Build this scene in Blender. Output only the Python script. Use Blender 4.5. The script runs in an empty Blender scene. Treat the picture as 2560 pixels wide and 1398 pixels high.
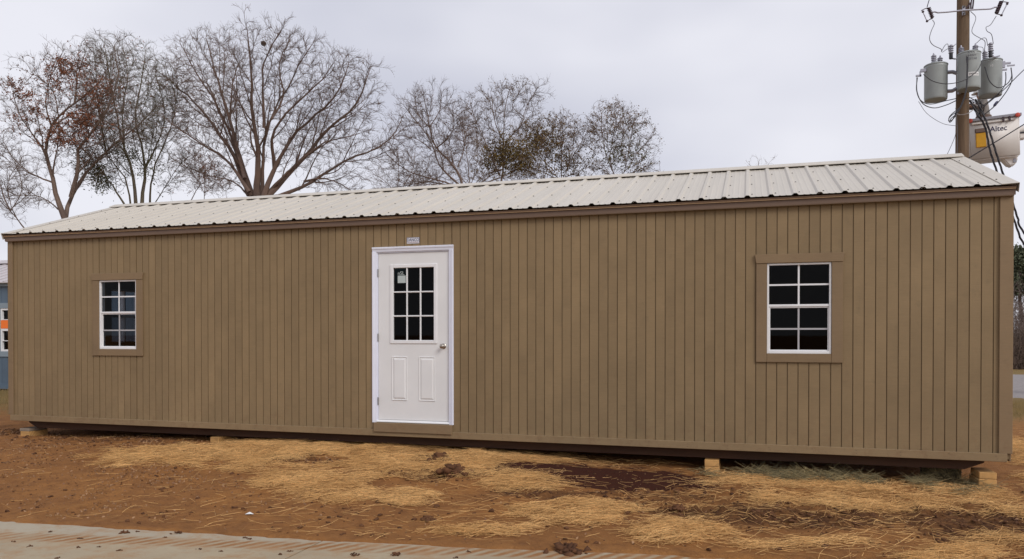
import bpy, bmesh, math, random
import numpy as np
from mathutils import Vector, Matrix
rng = np.random.default_rng(11)
random.seed(5)
PI = math.pi
SC = bpy.context.scene
COL = SC.collection

# ---------------------------------------------------------------- camera
CAM = np.array([9.8614, -8.3172, 1.5]); YAW = -0.2962; PITCH = -0.0088; FPX = 1936.66; CY = 854.11
cd = bpy.data.cameras.new('camera'); co = bpy.data.objects.new('camera', cd); COL.objects.link(co)
co.location = CAM; co.rotation_euler = (PI/2+PITCH, 0, -YAW)
cd.sensor_fit = 'HORIZONTAL'; cd.sensor_width = 36; cd.lens = 36*FPX/2560
cd.shift_y = (CY-699)/2560; cd.clip_start = .05; cd.clip_end = 3000
SC.camera = co

# ---------------------------------------------------------------- overcast sky
SUN_EL, SUN_AZ = math.radians(36), math.radians(128)     # azimuth clockwise from +Y
wd = bpy.data.worlds.new('World'); SC.world = wd; wd.use_nodes = True
nt = wd.node_tree; nt.nodes.clear(); N = nt.nodes.new; K = nt.links.new
sky = N('ShaderNodeTexSky'); sky.sky_type = 'NISHITA'; sky.sun_disc = False
sky.sun_elevation = SUN_EL; sky.sun_rotation = SUN_AZ; sky.air_density = 1; sky.dust_density = 3
b1 = N('ShaderNodeBackground'); b1.inputs[1].default_value = .10; K(sky.outputs[0], b1.inputs[0])
tc = N('ShaderNodeTexCoord'); mp = N('ShaderNodeMapping'); mp.inputs['Scale'].default_value = (1, 1, 2.2)
mp.inputs['Location'].default_value = (2.3, .4, 1.1)
K(tc.outputs['Generated'], mp.inputs[0])
nz = N('ShaderNodeTexNoise'); nz.inputs['Scale'].default_value = 2.1; nz.inputs['Detail'].default_value = 3.5
nz.inputs['Roughness'].default_value = .42; K(mp.outputs[0], nz.inputs['Vector'])
rp = N('ShaderNodeValToRGB'); rp.color_ramp.elements[0].position = .36; rp.color_ramp.elements[1].position = .60
rp.color_ramp.elements[0].color = (.60, .61, .70, 1); rp.color_ramp.elements[1].color = (.83, .83, .895, 1)
K(nz.outputs[0], rp.inputs[0])
b2 = N('ShaderNodeBackground'); b2.inputs[1].default_value = 1.0; K(rp.outputs[0], b2.inputs[0])
mx = N('ShaderNodeMixShader'); mx.inputs[0].default_value = .93; K(b1.outputs[0], mx.inputs[1]); K(b2.outputs[0], mx.inputs[2])
wo = N('ShaderNodeOutputWorld'); K(mx.outputs[0], wo.inputs[0])

sd = bpy.data.lights.new('sun', 'SUN'); so = bpy.data.objects.new('sun', sd); COL.objects.link(so)
sd.energy = 1.6; sd.angle = math.radians(24); sd.color = (1, .97, .93)
sv = Vector((math.sin(SUN_AZ)*math.cos(SUN_EL), math.cos(SUN_AZ)*math.cos(SUN_EL), math.sin(SUN_EL)))
so.rotation_euler = sv.to_track_quat('Z', 'Y').to_euler(); so.location = (5, -10, 20)
SC.view_settings.view_transform = 'Standard'; SC.view_settings.look = 'None'
SC.view_settings.exposure = .08; SC.view_settings.gamma = 1

# ---------------------------------------------------------------- helpers
def ray(x, y):
    r = (x-1280)/FPX; u = -(y-CY)/FPX
    cp, sp = math.cos(PITCH), math.sin(PITCH); fw = cp-u*sp; up = sp+u*cp
    c, s = math.cos(YAW), math.sin(YAW)
    return np.array([r*c+fw*s, -r*s+fw*c, up])
def at(x, y, D): return CAM+ray(x, y)*D              # point D metres in front of the camera
def aty(x, y, Y):
    d = ray(x, y); return CAM+d*((Y-CAM[1])/d[1])
RIGHT = np.array([math.cos(YAW), -math.sin(YAW), 0]); FWD = np.array([math.sin(YAW), math.cos(YAW), 0])

def tag(o, label=None, cat=None, group=None, kind=None):
    if label: o['label'] = label
    if cat: o['category'] = cat
    if group: o['group'] = group
    if kind: o['kind'] = kind
    return o
def empty(name, loc=(0, 0, 0), rz=0, label=None, cat=None, group=None):
    o = bpy.data.objects.new(name, None); COL.objects.link(o); o.location = loc; o.rotation_euler = (0, 0, rz)
    o.empty_display_size = .1
    return tag(o, label, cat, group)
def link(name, me, m, parent=None, local=True):
    o = bpy.data.objects.new(name, me); COL.objects.link(o)
    if m and not me.materials: me.materials.append(m)
    if parent: o.parent = parent
    return o
def fast_mesh(name, V, F, smooth=False):
    V = np.asarray(V, np.float32).reshape(-1, 3); F = np.asarray(F, np.int32)
    me = bpy.data.meshes.new(name); n, k = F.shape
    me.vertices.add(len(V)); me.vertices.foreach_set('co', V.ravel())
    me.loops.add(n*k); me.loops.foreach_set('vertex_index', F.ravel())
    me.polygons.add(n); me.polygons.foreach_set('loop_start', np.arange(0, n*k, k, dtype=np.int32))
    me.polygons.foreach_set('loop_total', np.full(n, k, np.int32))
    me.update(calc_edges=True)
    if smooth: me.polygons.foreach_set('use_smooth', np.ones(n, bool))
    return me

class MB:
    """collects simple solids, builds one mesh"""
    def __init__(s): s.V = []; s.F = []
    def add(s, V, F):
        b = len(s.V); s.V += [tuple(map(float, v)) for v in V]; s.F += [tuple(b+i for i in f) for f in F]; return s
    def box(s, x0, x1, y0, y1, z0, z1):
        return s.add([(x, y, z) for z in (z0, z1) for y in (y0, y1) for x in (x0, x1)],
                     [(0, 2, 3, 1), (4, 5, 7, 6), (0, 1, 5, 4), (2, 6, 7, 3), (0, 4, 6, 2), (1, 3, 7, 5)])
    def prism(s, prof, a, b, axis='x'):
        """closed 2-D outline extruded from a to b along an axis"""
        n = len(prof)
        f = {'x': lambda p, t: (t, p[0], p[1]), 'y': lambda p, t: (p[0], t, p[1]), 'z': lambda p, t: (p[0], p[1], t)}[axis]
        V = [f(p, a) for p in prof]+[f(p, b) for p in prof]
        F = [(i, (i+1) % n, n+(i+1) % n, n+i) for i in range(n)]+[tuple(range(n))[::-1], tuple(range(n, 2*n))]
        return s.add(V, F)
    def tube(s, P, r, n=8, caps=True):
        P = np.asarray(P, float); m = len(P); r = np.full(m, r) if np.isscalar(r) else np.asarray(r)
        T = np.gradient(P, axis=0); T /= np.linalg.norm(T, axis=1)[:, None]+1e-12
        up = np.array([0, 0, 1.]) if abs(T[0][2]) < .9 else np.array([1., 0, 0]); V = []
        for i in range(m):
            a = np.cross(T[i], up); a /= np.linalg.norm(a)+1e-12; b = np.cross(a, T[i]); up = b
            for k in range(n):
                t = 2*PI*k/n; V.append(P[i]+r[i]*(math.cos(t)*a+math.sin(t)*b))
        F = [(i*n+k, i*n+(k+1) % n, (i+1)*n+(k+1) % n, (i+1)*n+k) for i in range(m-1) for k in range(n)]
        if caps: F += [tuple(range(n))[::-1], tuple(range((m-1)*n, m*n))]
        return s.add(V, F)
    def lathe(s, prof, c=(0, 0, 0), ax=(0, 0, 1), n=20):
        """profile of (radius, height) turned about an axis through c"""
        ax = Vector(ax).normalized(); q = Vector((0, 0, 1)).rotation_difference(ax); V = []
        for r, h in prof:
            for k in range(n):
                t = 2*PI*k/n; V.append(Vector(c)+q @ Vector((r*math.cos(t), r*math.sin(t), h)))
        m = len(prof)
        F = [(i*n+k, i*n+(k+1) % n, (i+1)*n+(k+1) % n, (i+1)*n+k) for i in range(m-1) for k in range(n)]
        F += [tuple(range(n))[::-1], tuple(range((m-1)*n, m*n))]
        return s.add(V, F)
    def build(s, name, m, parent=None, bevel=0, smooth=False, seg=1):
        me = bpy.data.meshes.new(name); me.from_pydata(s.V, [], s.F); me.update()
        if bevel or True:
            bm = bmesh.new(); bm.from_mesh(me)
            bmesh.ops.recalc_face_normals(bm, faces=bm.faces)
            if bevel:
                ed = [e for e in bm.edges if len(e.link_faces) == 2 and e.calc_face_angle(0) > .5]
                bmesh.ops.bevel(bm, geom=ed, offset=bevel, segments=seg, affect='EDGES', clamp_overlap=True)
            bm.to_mesh(me); bm.free()
        if smooth:
            me.polygons.foreach_set('use_smooth', np.ones(len(me.polygons), bool)); me.set_sharp_from_angle(angle=math.radians(40))
        return link(name, me, m, parent)

def smooth_path(P, n):
    """Catmull-Rom through points, n samples evenly by length"""
    P = np.asarray(P, float); Q = np.vstack([2*P[0]-P[1], P, 2*P[-1]-P[-2]]); out = []
    for i in range(1, len(Q)-2):
        for t in np.linspace(0, 1, 12, endpoint=False):
            a, b, c, d = Q[i-1:i+3]
            out.append(.5*((2*b)+(c-a)*t+(2*a-5*b+4*c-d)*t*t+(3*b-a-3*c+d)*t**3))
    out.append(P[-1]); out = np.array(out)
    L = np.r_[0, np.cumsum(np.linalg.norm(np.diff(out, axis=0), axis=1))]
    s = np.linspace(0, L[-1], n)
    return np.stack([np.interp(s, L, out[:, k]) for k in range(3)], 1)

def text_mesh(body, size, extrude=.0006, name='lettering'):
    c = bpy.data.curves.new(name, 'FONT'); c.body = body; c.size = size; c.extrude = extrude
    c.align_x = 'CENTER'; c.align_y = 'CENTER'; c.resolution_u = 3
    o = bpy.data.objects.new(name, c); COL.objects.link(o)
    dg = bpy.context.evaluated_depsgraph_get(); me = bpy.data.meshes.new_from_object(o.evaluated_get(dg))
    bpy.data.objects.remove(o); return me

# value noise for the terrain and scatter
def vnoise(x, y, seed=0):
    xi = np.floor(x).astype(np.int64); yi = np.floor(y).astype(np.int64); fx = x-xi; fy = y-yi
    fx = fx*fx*(3-2*fx); fy = fy*fy*(3-2*fy)
    def h(a, b):
        n = (a*374761393+b*668265263+seed*974634721) & 0xffffffff
        n = ((n ^ (n >> 13))*1274126177) & 0xffffffff
        return ((n ^ (n >> 16)) & 0xffff)/65535.
    return (h(xi, yi)*(1-fx)+h(xi+1, yi)*fx)*(1-fy)+(h(xi, yi+1)*(1-fx)+h(xi+1, yi+1)*fx)*fy
def fbm(x, y, o=4, seed=0):
    v = 0; a = .5
    for i in range(o): v = v+a*vnoise(x*2**i+17.3*i, y*2**i-9.1*i, seed+i); a *= .5
    return v
def sstep(a, b, x): t = np.clip((x-a)/(b-a), 0, 1); return t*t*(3-2*t)

# ---------------------------------------------------------------- materials
class Mat:
    def __init__(s, name, col=(.5, .5, .5), rough=.6, metal=0, spec=.5):
        s.m = bpy.data.materials.new(name); s.m.use_nodes = True; s.nt = s.m.node_tree
        s.b = s.nt.nodes['Principled BSDF']; s.b.inputs['Base Color'].default_value = (*col, 1)
        s.b.inputs['Roughness'].default_value = rough; s.b.inputs['Metallic'].default_value = metal
        s.b.inputs['Specular IOR Level'].default_value = spec; s.col = (*col, 1); s.c = None
    def n(s, t, **k):
        o = s.nt.nodes.new('ShaderNode'+t)
        for a, b in k.items(): setattr(o, a, b)
        return o
    def l(s, a, b): s.nt.links.new(a, b)
    def pos(s, scale=(1, 1, 1), obj=False, rnd=False):
        if obj: v = s.n('TexCoord').outputs['Object']
        else: v = s.n('NewGeometry').outputs['Position']
        m = s.n('Mapping'); m.inputs['Scale'].default_value = scale; s.l(v, m.inputs[0]); v = m.outputs[0]
        if rnd:
            oi = s.n('ObjectInfo'); mm = s.n('VectorMath', operation='MULTIPLY_ADD')
            mm.inputs[1].default_value = (37, 53, 71)
            cb = s.n('CombineXYZ')
            for i in range(3): s.l(oi.outputs['Random'], cb.inputs[i])
            s.l(cb.outputs[0], mm.inputs[0]); s.l(v, mm.inputs[2]); v = mm.outputs[0]
        return v
    def noise(s, scale=5, detail=4, rough=.55, vec=None, dist=0):
        n = s.n('TexNoise'); n.inputs['Scale'].default_value = scale; n.inputs['Detail'].default_value = detail
        n.inputs['Roughness'].default_value = rough; n.inputs['Distortion'].default_value = dist
        if vec is not None: s.l(vec, n.inputs['Vector'])
        return n.outputs[0]
    def ramp(s, fac, stops):
        r = s.n('ValToRGB'); e = r.color_ramp.elements
        while len(e) < len(stops): e.new(.5)
        for i, (p, c) in enumerate(stops):
            e[i].position = p; e[i].color = (*c, 1) if len(c) == 3 else c
        s.l(fac, r.inputs[0]); return r.outputs[0]
    def cur(s):
        if s.c is not None: return s.c
        r = s.n('RGB'); r.outputs[0].default_value = s.col; return r.outputs[0]
    def mix(s, fac, b, blend='MIX', a=None):
        m = s.n('Mix', data_type='RGBA', blend_type=blend)
        a = s.cur() if a is None else a
        s.l(a, m.inputs[6])
        if isinstance(b, tuple): m.inputs[7].default_value = (*b, 1)
        else: s.l(b, m.inputs[7])
        if isinstance(fac, (int, float)): m.inputs[0].default_value = fac
        else: s.l(fac, m.inputs[0])
        s.c = m.outputs[2]; s.l(s.c, s.b.inputs['Base Color']); return s.c
    def vary(s, amt=.15, scale=4, detail=5, vec=None):
        """lighter and darker blotches round the base colour"""
        f = s.noise(scale, detail, .6, vec if vec is not None else s.pos())
        return s.mix(1., s.ramp(f, [(.25, (1-amt,)*3), (.75, (1+amt*.6,)*3)]), 'MULTIPLY')
    def rand(s, amt=.08):
        oi = s.n('ObjectInfo'); return s.mix(1., s.ramp(oi.outputs['Random'], [(0, (1-amt,)*3), (1, (1+amt,)*3)]), 'MULTIPLY')
    def attr(s, name): a = s.n('Attribute'); a.attribute_name = name; return a.outputs['Fac']
    def math(s, op, a, b=None, c=None, clamp=False):
        m = s.n('Math', operation=op); m.use_clamp = clamp
        for i, v in enumerate((a, b, c)):
            if v is None: continue
            if isinstance(v, (int, float)): m.inputs[i].default_value = v
            else: s.l(v, m.inputs[i])
        return m.outputs[0]
    def bump(s, h, strength=.3, dist=.01, prev=None):
        b = s.n('Bump'); b.inputs['Strength'].default_value = strength; b.inputs['Distance'].default_value = dist
        s.l(h, b.inputs['Height'])
        if prev is not None: s.l(prev, b.inputs['Normal'])
        s.l(b.outputs[0], s.b.inputs['Normal']); return b.outputs[0]

TAN = (.246, .171, .090)
def siding_mat(name, col, amt=.16):
    m = Mat(name, col, .62, spec=.3); v = m.pos((1, 1, 1), rnd=True)
    m.rand(.045); m.vary(amt*.8, 2.2, 4, v); m.vary(amt*.6, .55, 3, m.pos())
    f = m.noise(1, 5, .7, m.pos((7, 7, 130), rnd=True)); m.mix(1., m.ramp(f, [(.2, (.90,)*3), (.8, (1.06,)*3)]), 'MULTIPLY')
    g = m.noise(6, 6, .75, v); m.mix(m.ramp(g, [(.58, (0, 0, 0)), (.78, (.5,)*3)]), (col[0]*.62, col[1]*.64, col[2]*.68))
    hz = m.n('SeparateXYZ'); m.l(m.n('NewGeometry').outputs['Position'], hz.inputs[0])
    spl = m.math('MULTIPLY', m.ramp(hz.outputs[2], [(.36, (1,)*3), (.75, (0,)*3)]), m.ramp(m.noise(9, 6, .75, m.pos()), [(.50, (0,)*3), (.72, (.55,)*3)])); m.mix(spl, (.17, .095, .05))
    m.bump(f, .25, .004); return m.m
M = {}
M['siding'] = siding_mat('painted_siding', TAN, .18)
M['trim'] = siding_mat('painted_trim', (.228, .155, .086), .12)
M['skirt'] = siding_mat('painted_skirt', (.262, .182, .098), .12)
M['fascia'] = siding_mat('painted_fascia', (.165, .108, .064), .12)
m = Mat('roof_metal', (.53, .485, .415), .42, spec=.45); m.rand(.018)
m.mix(1., m.ramp(m.noise(1, 4, .6, m.pos((9, .7, .7))), [(.3, (.93,)*3), (.7, (1.03,)*3)]), 'MULTIPLY')
m.mix(m.ramp(m.noise(1.3, 4, .6, m.pos()), [(.5, (0,)*3), (.8, (.22,)*3)]), (.50, .47, .43)); M['roof'] = m.m
m = Mat('drip_metal', (.14, .085, .055), .45); m.vary(.1, 3); M['drip'] = m.m
m = Mat('screw_metal', (.07, .065, .06), .45, .6); M['screw'] = m.m
m = Mat('white_vinyl', (.74, .735, .74), .42); m.vary(.05, 6); M['white'] = m.m
m = Mat('white_brickmold', (.72, .735, .83), .45); m.vary(.05, 5); M['mold'] = m.m
m = Mat('door_steel', (.71, .705, .70), .5); m.vary(.06, 2.4); m.bump(m.noise(260, 2, .5, m.pos()), .06, .002); M['door'] = m.m
m = Mat('grey_grille', (.40, .39, .40), .5); M['grille'] = m.m
m = Mat('nickel', (.42, .38, .33), .28, 1.0); M['nickel'] = m.m
m = Mat('hinge_metal', (.34, .33, .33), .4, .8); M['hinge'] = m.m
m = Mat('stud_wood', (.34, .22, .12), .8); m.vary(.25, 3, 5, m.pos((6, 6, 1))); M['stud'] = m.m
m = Mat('skid_wood', (.075, .036, .019), .85); m.vary(.4, 2.5, 6, m.pos((.6, 8, 8))); M['skid'] = m.m
m = Mat('block_wood', (.52, .29, .10), .8); m.rand(.12); v = m.pos((1, 1, 1), rnd=True)
m.vary(.25, 9, 6, v); w = m.n('TexWave', wave_type='RINGS'); w.inputs['Scale'].default_value = 9; w.inputs['Distortion'].default_value = 3
m.l(m.pos((1, 1, 1), obj=True), w.inputs[0]); m.mix(1., m.ramp(w.outputs[0], [(0, (.82,)*3), (1, (1.06,)*3)]), 'MULTIPLY'); M['block'] = m.m
m = Mat('grey_masonry', (.24, .19, .145), .9); m.vary(.3, 14); M['masonry'] = m.m
def glass_mat(name, tint, spec=.045):
    mm = bpy.data.materials.new(name); mm.use_nodes = True; t = mm.node_tree; t.nodes.clear()
    tr = t.nodes.new('ShaderNodeBsdfTransparent'); tr.inputs[0].default_value = (*tint, 1)
    gl = t.nodes.new('ShaderNodeBsdfGlossy'); gl.inputs['Roughness'].default_value = .015
    fr = t.nodes.new('ShaderNodeFresnel'); fr.inputs[0].default_value = 1.22
    mix = t.nodes.new('ShaderNodeMixShader'); o = t.nodes.new('ShaderNodeOutputMaterial')
    t.links.new(fr.outputs[0], mix.inputs[0]); t.links.new(tr.outputs[0], mix.inputs[1]); t.links.new(gl.outputs[0], mix.inputs[2])
    t.links.new(mix.outputs[0], o.inputs[0]); return mm
M['glass'] = glass_mat('clear_glass', (.55, .58, .62)); M['screened'] = glass_mat('screened_glass', (.22, .24, .27))
M['navy'] = Mat('navy_print', (.035, .035, .10), .5).m
M['signwhite'] = Mat('sign_white', (.62, .62, .66), .5).m
M['signred'] = Mat('sign_faded_red', (.35, .16, .17), .5).m
M['green'] = Mat('green_film', (.006, .075, .075), .4).m
M['paper'] = Mat('paper_label', (.42, .47, .46), .7).m
M['orange'] = Mat('orange_sheet', (.86, .18, .02), .6).m
m = Mat('blue_siding', (.085, .125, .17), .6); m.rand(.06); m.vary(.15, 3); M['blue'] = m.m
m = Mat('blue_trim', (.22, .27, .31), .6); m.vary(.1, 3); M['bluetrim'] = m.m
m = Mat('grey_metal_roof', (.50, .46, .47), .4); m.vary(.1, 2); M['greyroof'] = m.m
# bark and leaves
def bark(name, a, b):
    m = Mat(name, a, .9, spec=.15); m.mix(m.ramp(m.noise(2.2, 5, .6, m.pos()), [(.35, (0,)*3), (.7, (1,)*3)]), b)
    m.bump(m.noise(9, 4, .7, m.pos((3, 3, 1))), .5, .05); return m.m
M['bark'] = bark('grey_brown_bark', (.200, .145, .115), (.135, .096, .078))
M['bark_dark'] = bark('dark_bark', (.140, .102, .086), (.190, .124, .094))
M['bark_moss'] = bark('mossy_bark', (.130, .112, .066), (.150, .120, .096))
M['bark_pale'] = bark('pale_bark', (.27, .215, .19), (.20, .150, .13))
def leafm(name, a, b):
    m = Mat(name, a, .8, spec=.2); m.mix(m.ramp(m.noise(2.6, 3, .6, m.pos()), [(.3, (0,)*3), (.7, (1,)*3)]), b); return m.m
M['leaf_rust'] = leafm('rust_leaves', (.29, .115, .062), (.17, .078, .048))
M['leaf_brown'] = leafm('brown_leaves', (.215, .130, .060), (.120, .080, .040))
M['leaf_olive'] = leafm('olive_leaves', (.165, .100, .030), (.085, .070, .022))
M['leaf_green'] = leafm('dark_evergreen', (.075, .080, .030), (.115, .105, .040))
M['needle'] = leafm('pine_needles', (.085, .105, .062), (.125, .135, .085))
# utilities
m = Mat('pole_wood', (.150, .098, .058), .9); m.vary(.4, 1.6, 6, m.pos((9, 9, .55))); m.bump(m.noise(1, 5, .6, m.pos((30, 30, 1.2))), .5, .02); M['pole'] = m.m
m = Mat('tank_grey', (.315, .345, .340), .42); m.vary(.12, 3); M['tank'] = m.m
m = Mat('tank_bottom', (.21, .215, .21), .6); m.vary(.2, 6); M['tankb'] = m.m
M['bushing'] = Mat('grey_porcelain', (.30, .30, .35), .35).m
M['galv'] = Mat('galvanized', (.36, .36, .41), .45, .5).m
M['brownins'] = Mat('brown_insulator', (.045, .022, .030), .35).m
M['cable'] = Mat('black_cable', (.020, .018, .024), .5).m
M['wire'] = Mat('grey_wire', (.115, .115, .135), .5).m
M['pale_wire'] = Mat('pale_wire', (.33, .30, .29), .6).m
m = Mat('fibreglass', (.70, .665, .63), .45); m.vary(.06, 2); M['fibre'] = m.m
M['rim'] = Mat('grey_rim', (.30, .30, .34), .5).m
M['red'] = Mat('red_pad', (.55, .075, .05), .55).m
m = Mat('yellow_cloth', (.60, .31, .015), .75); m.vary(.15, 9); M['yellow'] = m.m
m = Mat('brown_leather', (.14, .09, .07), .7); M['leather'] = m.m
m = Mat('jacket_cloth', (.27, .245, .23), .9); m.vary(.3, 9); M['jacket'] = m.m
M['skin'] = Mat('skin', (.46, .27, .19), .6).m
M['hat'] = Mat('hard_hat', (.74, .74, .73), .4).m
M['tread'] = Mat('tyre_rubber', (.02, .02, .02), .9).m

# ---------------------------------------------------------------- ground
EDGE_X = np.array([-40, 0, 4.09, 5.52, 6.88, 7.92, 8.6, 9.42, 9.84, 12, 14, 60])
EDGE_Y = np.array([-8.0, -3.95, -3.56, -3.44, -3.33, -3.2, -3.08, -2.965, -2.92, -2.66, -2.42, 3.2])
EDGE_Y[-1] = -2.42+(60-14)*.12; EDGE_Y[0] = -3.95-40*.095
def edge(x): return np.interp(x, EDGE_X, EDGE_Y)
# churned and straw-covered places, as (x, y, axis u, axis v) on the ground
def EL(*t): return t
STRAW = [(10.9,-1.05,0.6,0.15,0,-0.22,0.299),(12.3,-0.9,0.5,0.1,0,-0.3,0.272),(9.2,-0.75,0.45,0.1,0,-0.2,0.5),(11.9,-1.9,0.5,0.1,0,-0.2,0.218),(3.78,-1,0.74,0.23,0.47,-0.56,1),(4.5,-0.35,0.8,0.24,0.39,-0.5,0.95),(5.45,0.05,0.99,0.2,0.2,-0.38,0.8),(7.1,-0.05,0.73,0.2,0.13,-0.34,0.8),
         (5.76,-1.77,0.4,0.12,0.23,-0.4,1),(6.26,-1.96,0.27,0.08,0.18,-0.31,0.9),(7.03,-2.06,0.24,0.07,0.1,-0.22,1),(6.31,-0.85,0.49,0.15,0.22,-0.47,0.75),
         (7.13,-0.75,0.55,0.15,0.18,-0.52,0.85),(7.89,-0.9,0.46,0.13,0.1,-0.42,0.85),(8.37,-2.18,0.42,0.12,0.08,-0.3,1),(8.61,-1.91,0.32,0.09,0.05,-0.23,0.7),
         (9.35,-2.48,0.3,0.09,0.02,-0.3,1.15),(9.9,-0.28,0.42,0.12,0,-0.34,0.392),(10.5,-0.12,0.5,0.14,-0.04,-0.42,0.416),(10.95,-0.42,0.5,0.14,-0.05,-0.38,0.342),
         (11.65,-0.32,0.56,0.16,-0.09,-0.4,0.416),(10.31,-0.95,0.36,0.1,-0.02,-0.24,0.381),(11.25,-2.45,0.3,0.08,-0.04,-0.16,1.1),(8.02,-2.78,0.32,0.09,0.05,-0.12,0.4),
         (10.21,-2.48,0.56,0.16,-0.01,-0.15,0.19),(5,-1.35,0.6,0.18,0.2,-0.25,0.6),(13.3,3.4,0.35,0.1,-0.4,-1.4,0.342),(12.9,0.5,0.5,0.1,-0.1,-0.6,0.294)]
MUD = [(1.8,-.15,1.6,.0,.2,-.3,.55),(4.6,-.75,.9,.1,.2,-.12,.5),(10.9,-1.35,1.9,.3,0,-.55,.6),(10.2,-1.65,1.25,.22,0,-.42,1.0),(11.6,-1.5,.75,.2,-.1,-.55,1.0),(9.2,-1.3,.7,.2,0,-.4,.7),(7.0,-1.15,.55,.15,.15,-.22,1.0),(6.4,-.55,.35,.1,.1,-.22,1.0),
       (5.25,-.95,.5,.12,.15,-.16,.9),(8.1,-1.55,.55,.12,.05,-.2,.8),(3.0,-.35,.9,.1,.3,-.25,.35),(13.4,1.2,.5,.2,-.2,-1.2,.9),(12.6,-1.4,.5,.1,-.1,-.7,.9),
       (-.6,.4,.7,.1,.3,-1.0,.7)]
WET = [(8.5,-.60,1.1,.02,.1,-.50,1.3)]
def mask(x, y, els, wob=.45, seed=3):
    r = np.zeros_like(x)
    wn = (fbm(x*2.2, y*2.2, 4, seed)-.47)*wob*3+(fbm(x*6.5, y*11, 3, seed+8)-.45)*wob*1.6
    for cx, cy, ux, uy, vx, vy, s in els:
        det = ux*vy-uy*vx; a = ((x-cx)*vy-(y-cy)*vx)/det; b = ((y-cy)*ux-(x-cx)*uy)/det
        d = np.sqrt(a*a+b*b)+wn
        r = np.maximum(r, s*(1-sstep(.35, 1.4, d)))
    return r
BX = [-8, -3, 0, 3.3, 5, 6.9, 9.5, 12.1, 15, 20]; BZ = [.02, .05, .065, .118, .128, .118, .045, .012, .0, 0]
def ground_z(x, y, fine=True):
    x = np.asarray(x, float); y = np.asarray(y, float); e = edge(x); d = y-e
    h = np.interp(x, BX, BZ)*sstep(.15, 2.9, d)*(1-sstep(4.5, 9, y))
    near = (1-sstep(6, 14, np.abs(x-6)-3))*(1-sstep(7, 14, y))*sstep(.0, .35, d)
    mud = mask(x, y, MUD); st = mask(x, y, STRAW)
    h = h+near*((fbm(x*1.3, y*1.3, 3, 5)-.45)*.065+(fbm(x*5, y*5, 4, 9)-.47)*(.022+.06*mud))
    lump = sstep(.52, .72, fbm(x*9, y*9, 3, 21)); h = h+near*lump*(.004+.035*mud)+st*near*.02*fbm(x*14, y*14, 2, 2)
    h = h+.010*(fbm(x*18, y*18, 3, 33)-.45)*near
    wobe = (fbm(x*6, y*6, 3, 44)-.45)*.10
    h = h+.016*sstep(-.03, .03, d+wobe)-.075*(1-sstep(-.10, .0, d+wobe))
    # ruts beside the right-hand corner
    h = h-.05*np.exp(-((x-13.6)/.25)**2)*sstep(-1, 1, y)*(1-sstep(7, 9, y))
    return h
def axis(lo, hi, step, far):
    a = np.arange(lo, hi+step/2, step); g = [step]; r = []
    p = hi; s = step
    while p < far: s *= 1.35; p += s; r.append(p)
    q = lo; s = step; l = []
    while q > -far: s *= 1.35; q -= s; l.append(q)
    return np.array(l[::-1]+list(a)+r)
gx = axis(-.6, 13.4, .021, 900); gy = axis(-3.95, .7, .021, 900)
X, Y = np.meshgrid(gx, gy); Z = ground_z(X, Y); nx, ny = len(gx), len(gy)
idx = np.arange(nx*ny).reshape(ny, nx)
F = np.stack([idx[:-1, :-1], idx[:-1, 1:], idx[1:, 1:], idx[1:, :-1]], -1).reshape(-1, 4)
me = fast_mesh('ground', np.stack([X, Y, Z], -1), F, True)
def vattr(me, name, v):
    a = me.attributes.new(name, 'FLOAT', 'POINT'); a.data.foreach_set('value', np.asarray(v, np.float32).ravel())
vattr(me, 'straw', mask(X, Y, STRAW, .6)*np.clip(2.4*(fbm(X*3.2, Y*5.2, 4, 91)-.33), .0, 1)); vattr(me, 'mud', np.clip(mask(X, Y, MUD)*1.25-.25, 0, 1)); vattr(me, 'wet', mask(X, Y, WET, .35))
grass = np.maximum(sstep(1.5, 4.5, Y)*(1-sstep(0, 1.5, X)), sstep(5.5, 8.5, Y+(fbm(X*.8, Y*.8, 3, 7)-.45)*3))
vattr(me, 'grass', grass)
m = Mat('red_clay_soil', (.40, .178, .054), .92, spec=.2)
p = m.pos()
m.mix(m.ramp(m.noise(1.1, 4, .6, p), [(.38, (0,)*3), (.62, (1,)*3)]), (.33, .146, .048))
m.mix(m.ramp(m.noise(7, 6, .7, p), [(.44, (0,)*3), (.66, (.8,)*3)]), (.225, .096, .034))
m.mix(m.ramp(m.noise(38, 5, .7, p), [(.58, (0,)*3), (.72, (.55,)*3)]), (.44, .245, .12))
m.mix(m.ramp(m.noise(2.4, 5, .65, p), [(.55, (0,)*3), (.75, (.6,)*3)]), (.43, .205, .070))
mm = m.math('MULTIPLY', m.attr('mud'), m.ramp(m.noise(9, 5, .7, p), [(.30, (.2,)*3), (.6, (1,)*3)])); m.mix(mm, (.092, .040, .017))
sm = m.math('MULTIPLY', m.attr('straw'), m.ramp(m.noise(11, 6, .75, p), [(.34, (.10,)*3), (.64, (.62,)*3)])); m.mix(sm, (.47, .265, .10))
m.mix(m.ramp(m.math('MULTIPLY', m.attr('wet'), m.ramp(m.noise(8, 5, .7, p), [(.30, (.35,)*3), (.52, (1,)*3)])), [(.22, (0,)*3), (.5, (.95,)*3)]), (.050, .0105, .0065))
gm = m.math('MULTIPLY', m.attr('grass'), m.ramp(m.noise(3, 5, .7, p), [(.3, (.55,)*3), (.6, (1,)*3)])); m.mix(gm, (.20, .145, .055))
b = m.bump(m.noise(22, 8, .78, p), .95, .045); m.bump(m.noise(120, 4, .7, p), .6, .008, b)
me.materials.append(m.m); tag(link('ground', me, None), kind='structure')

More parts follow.
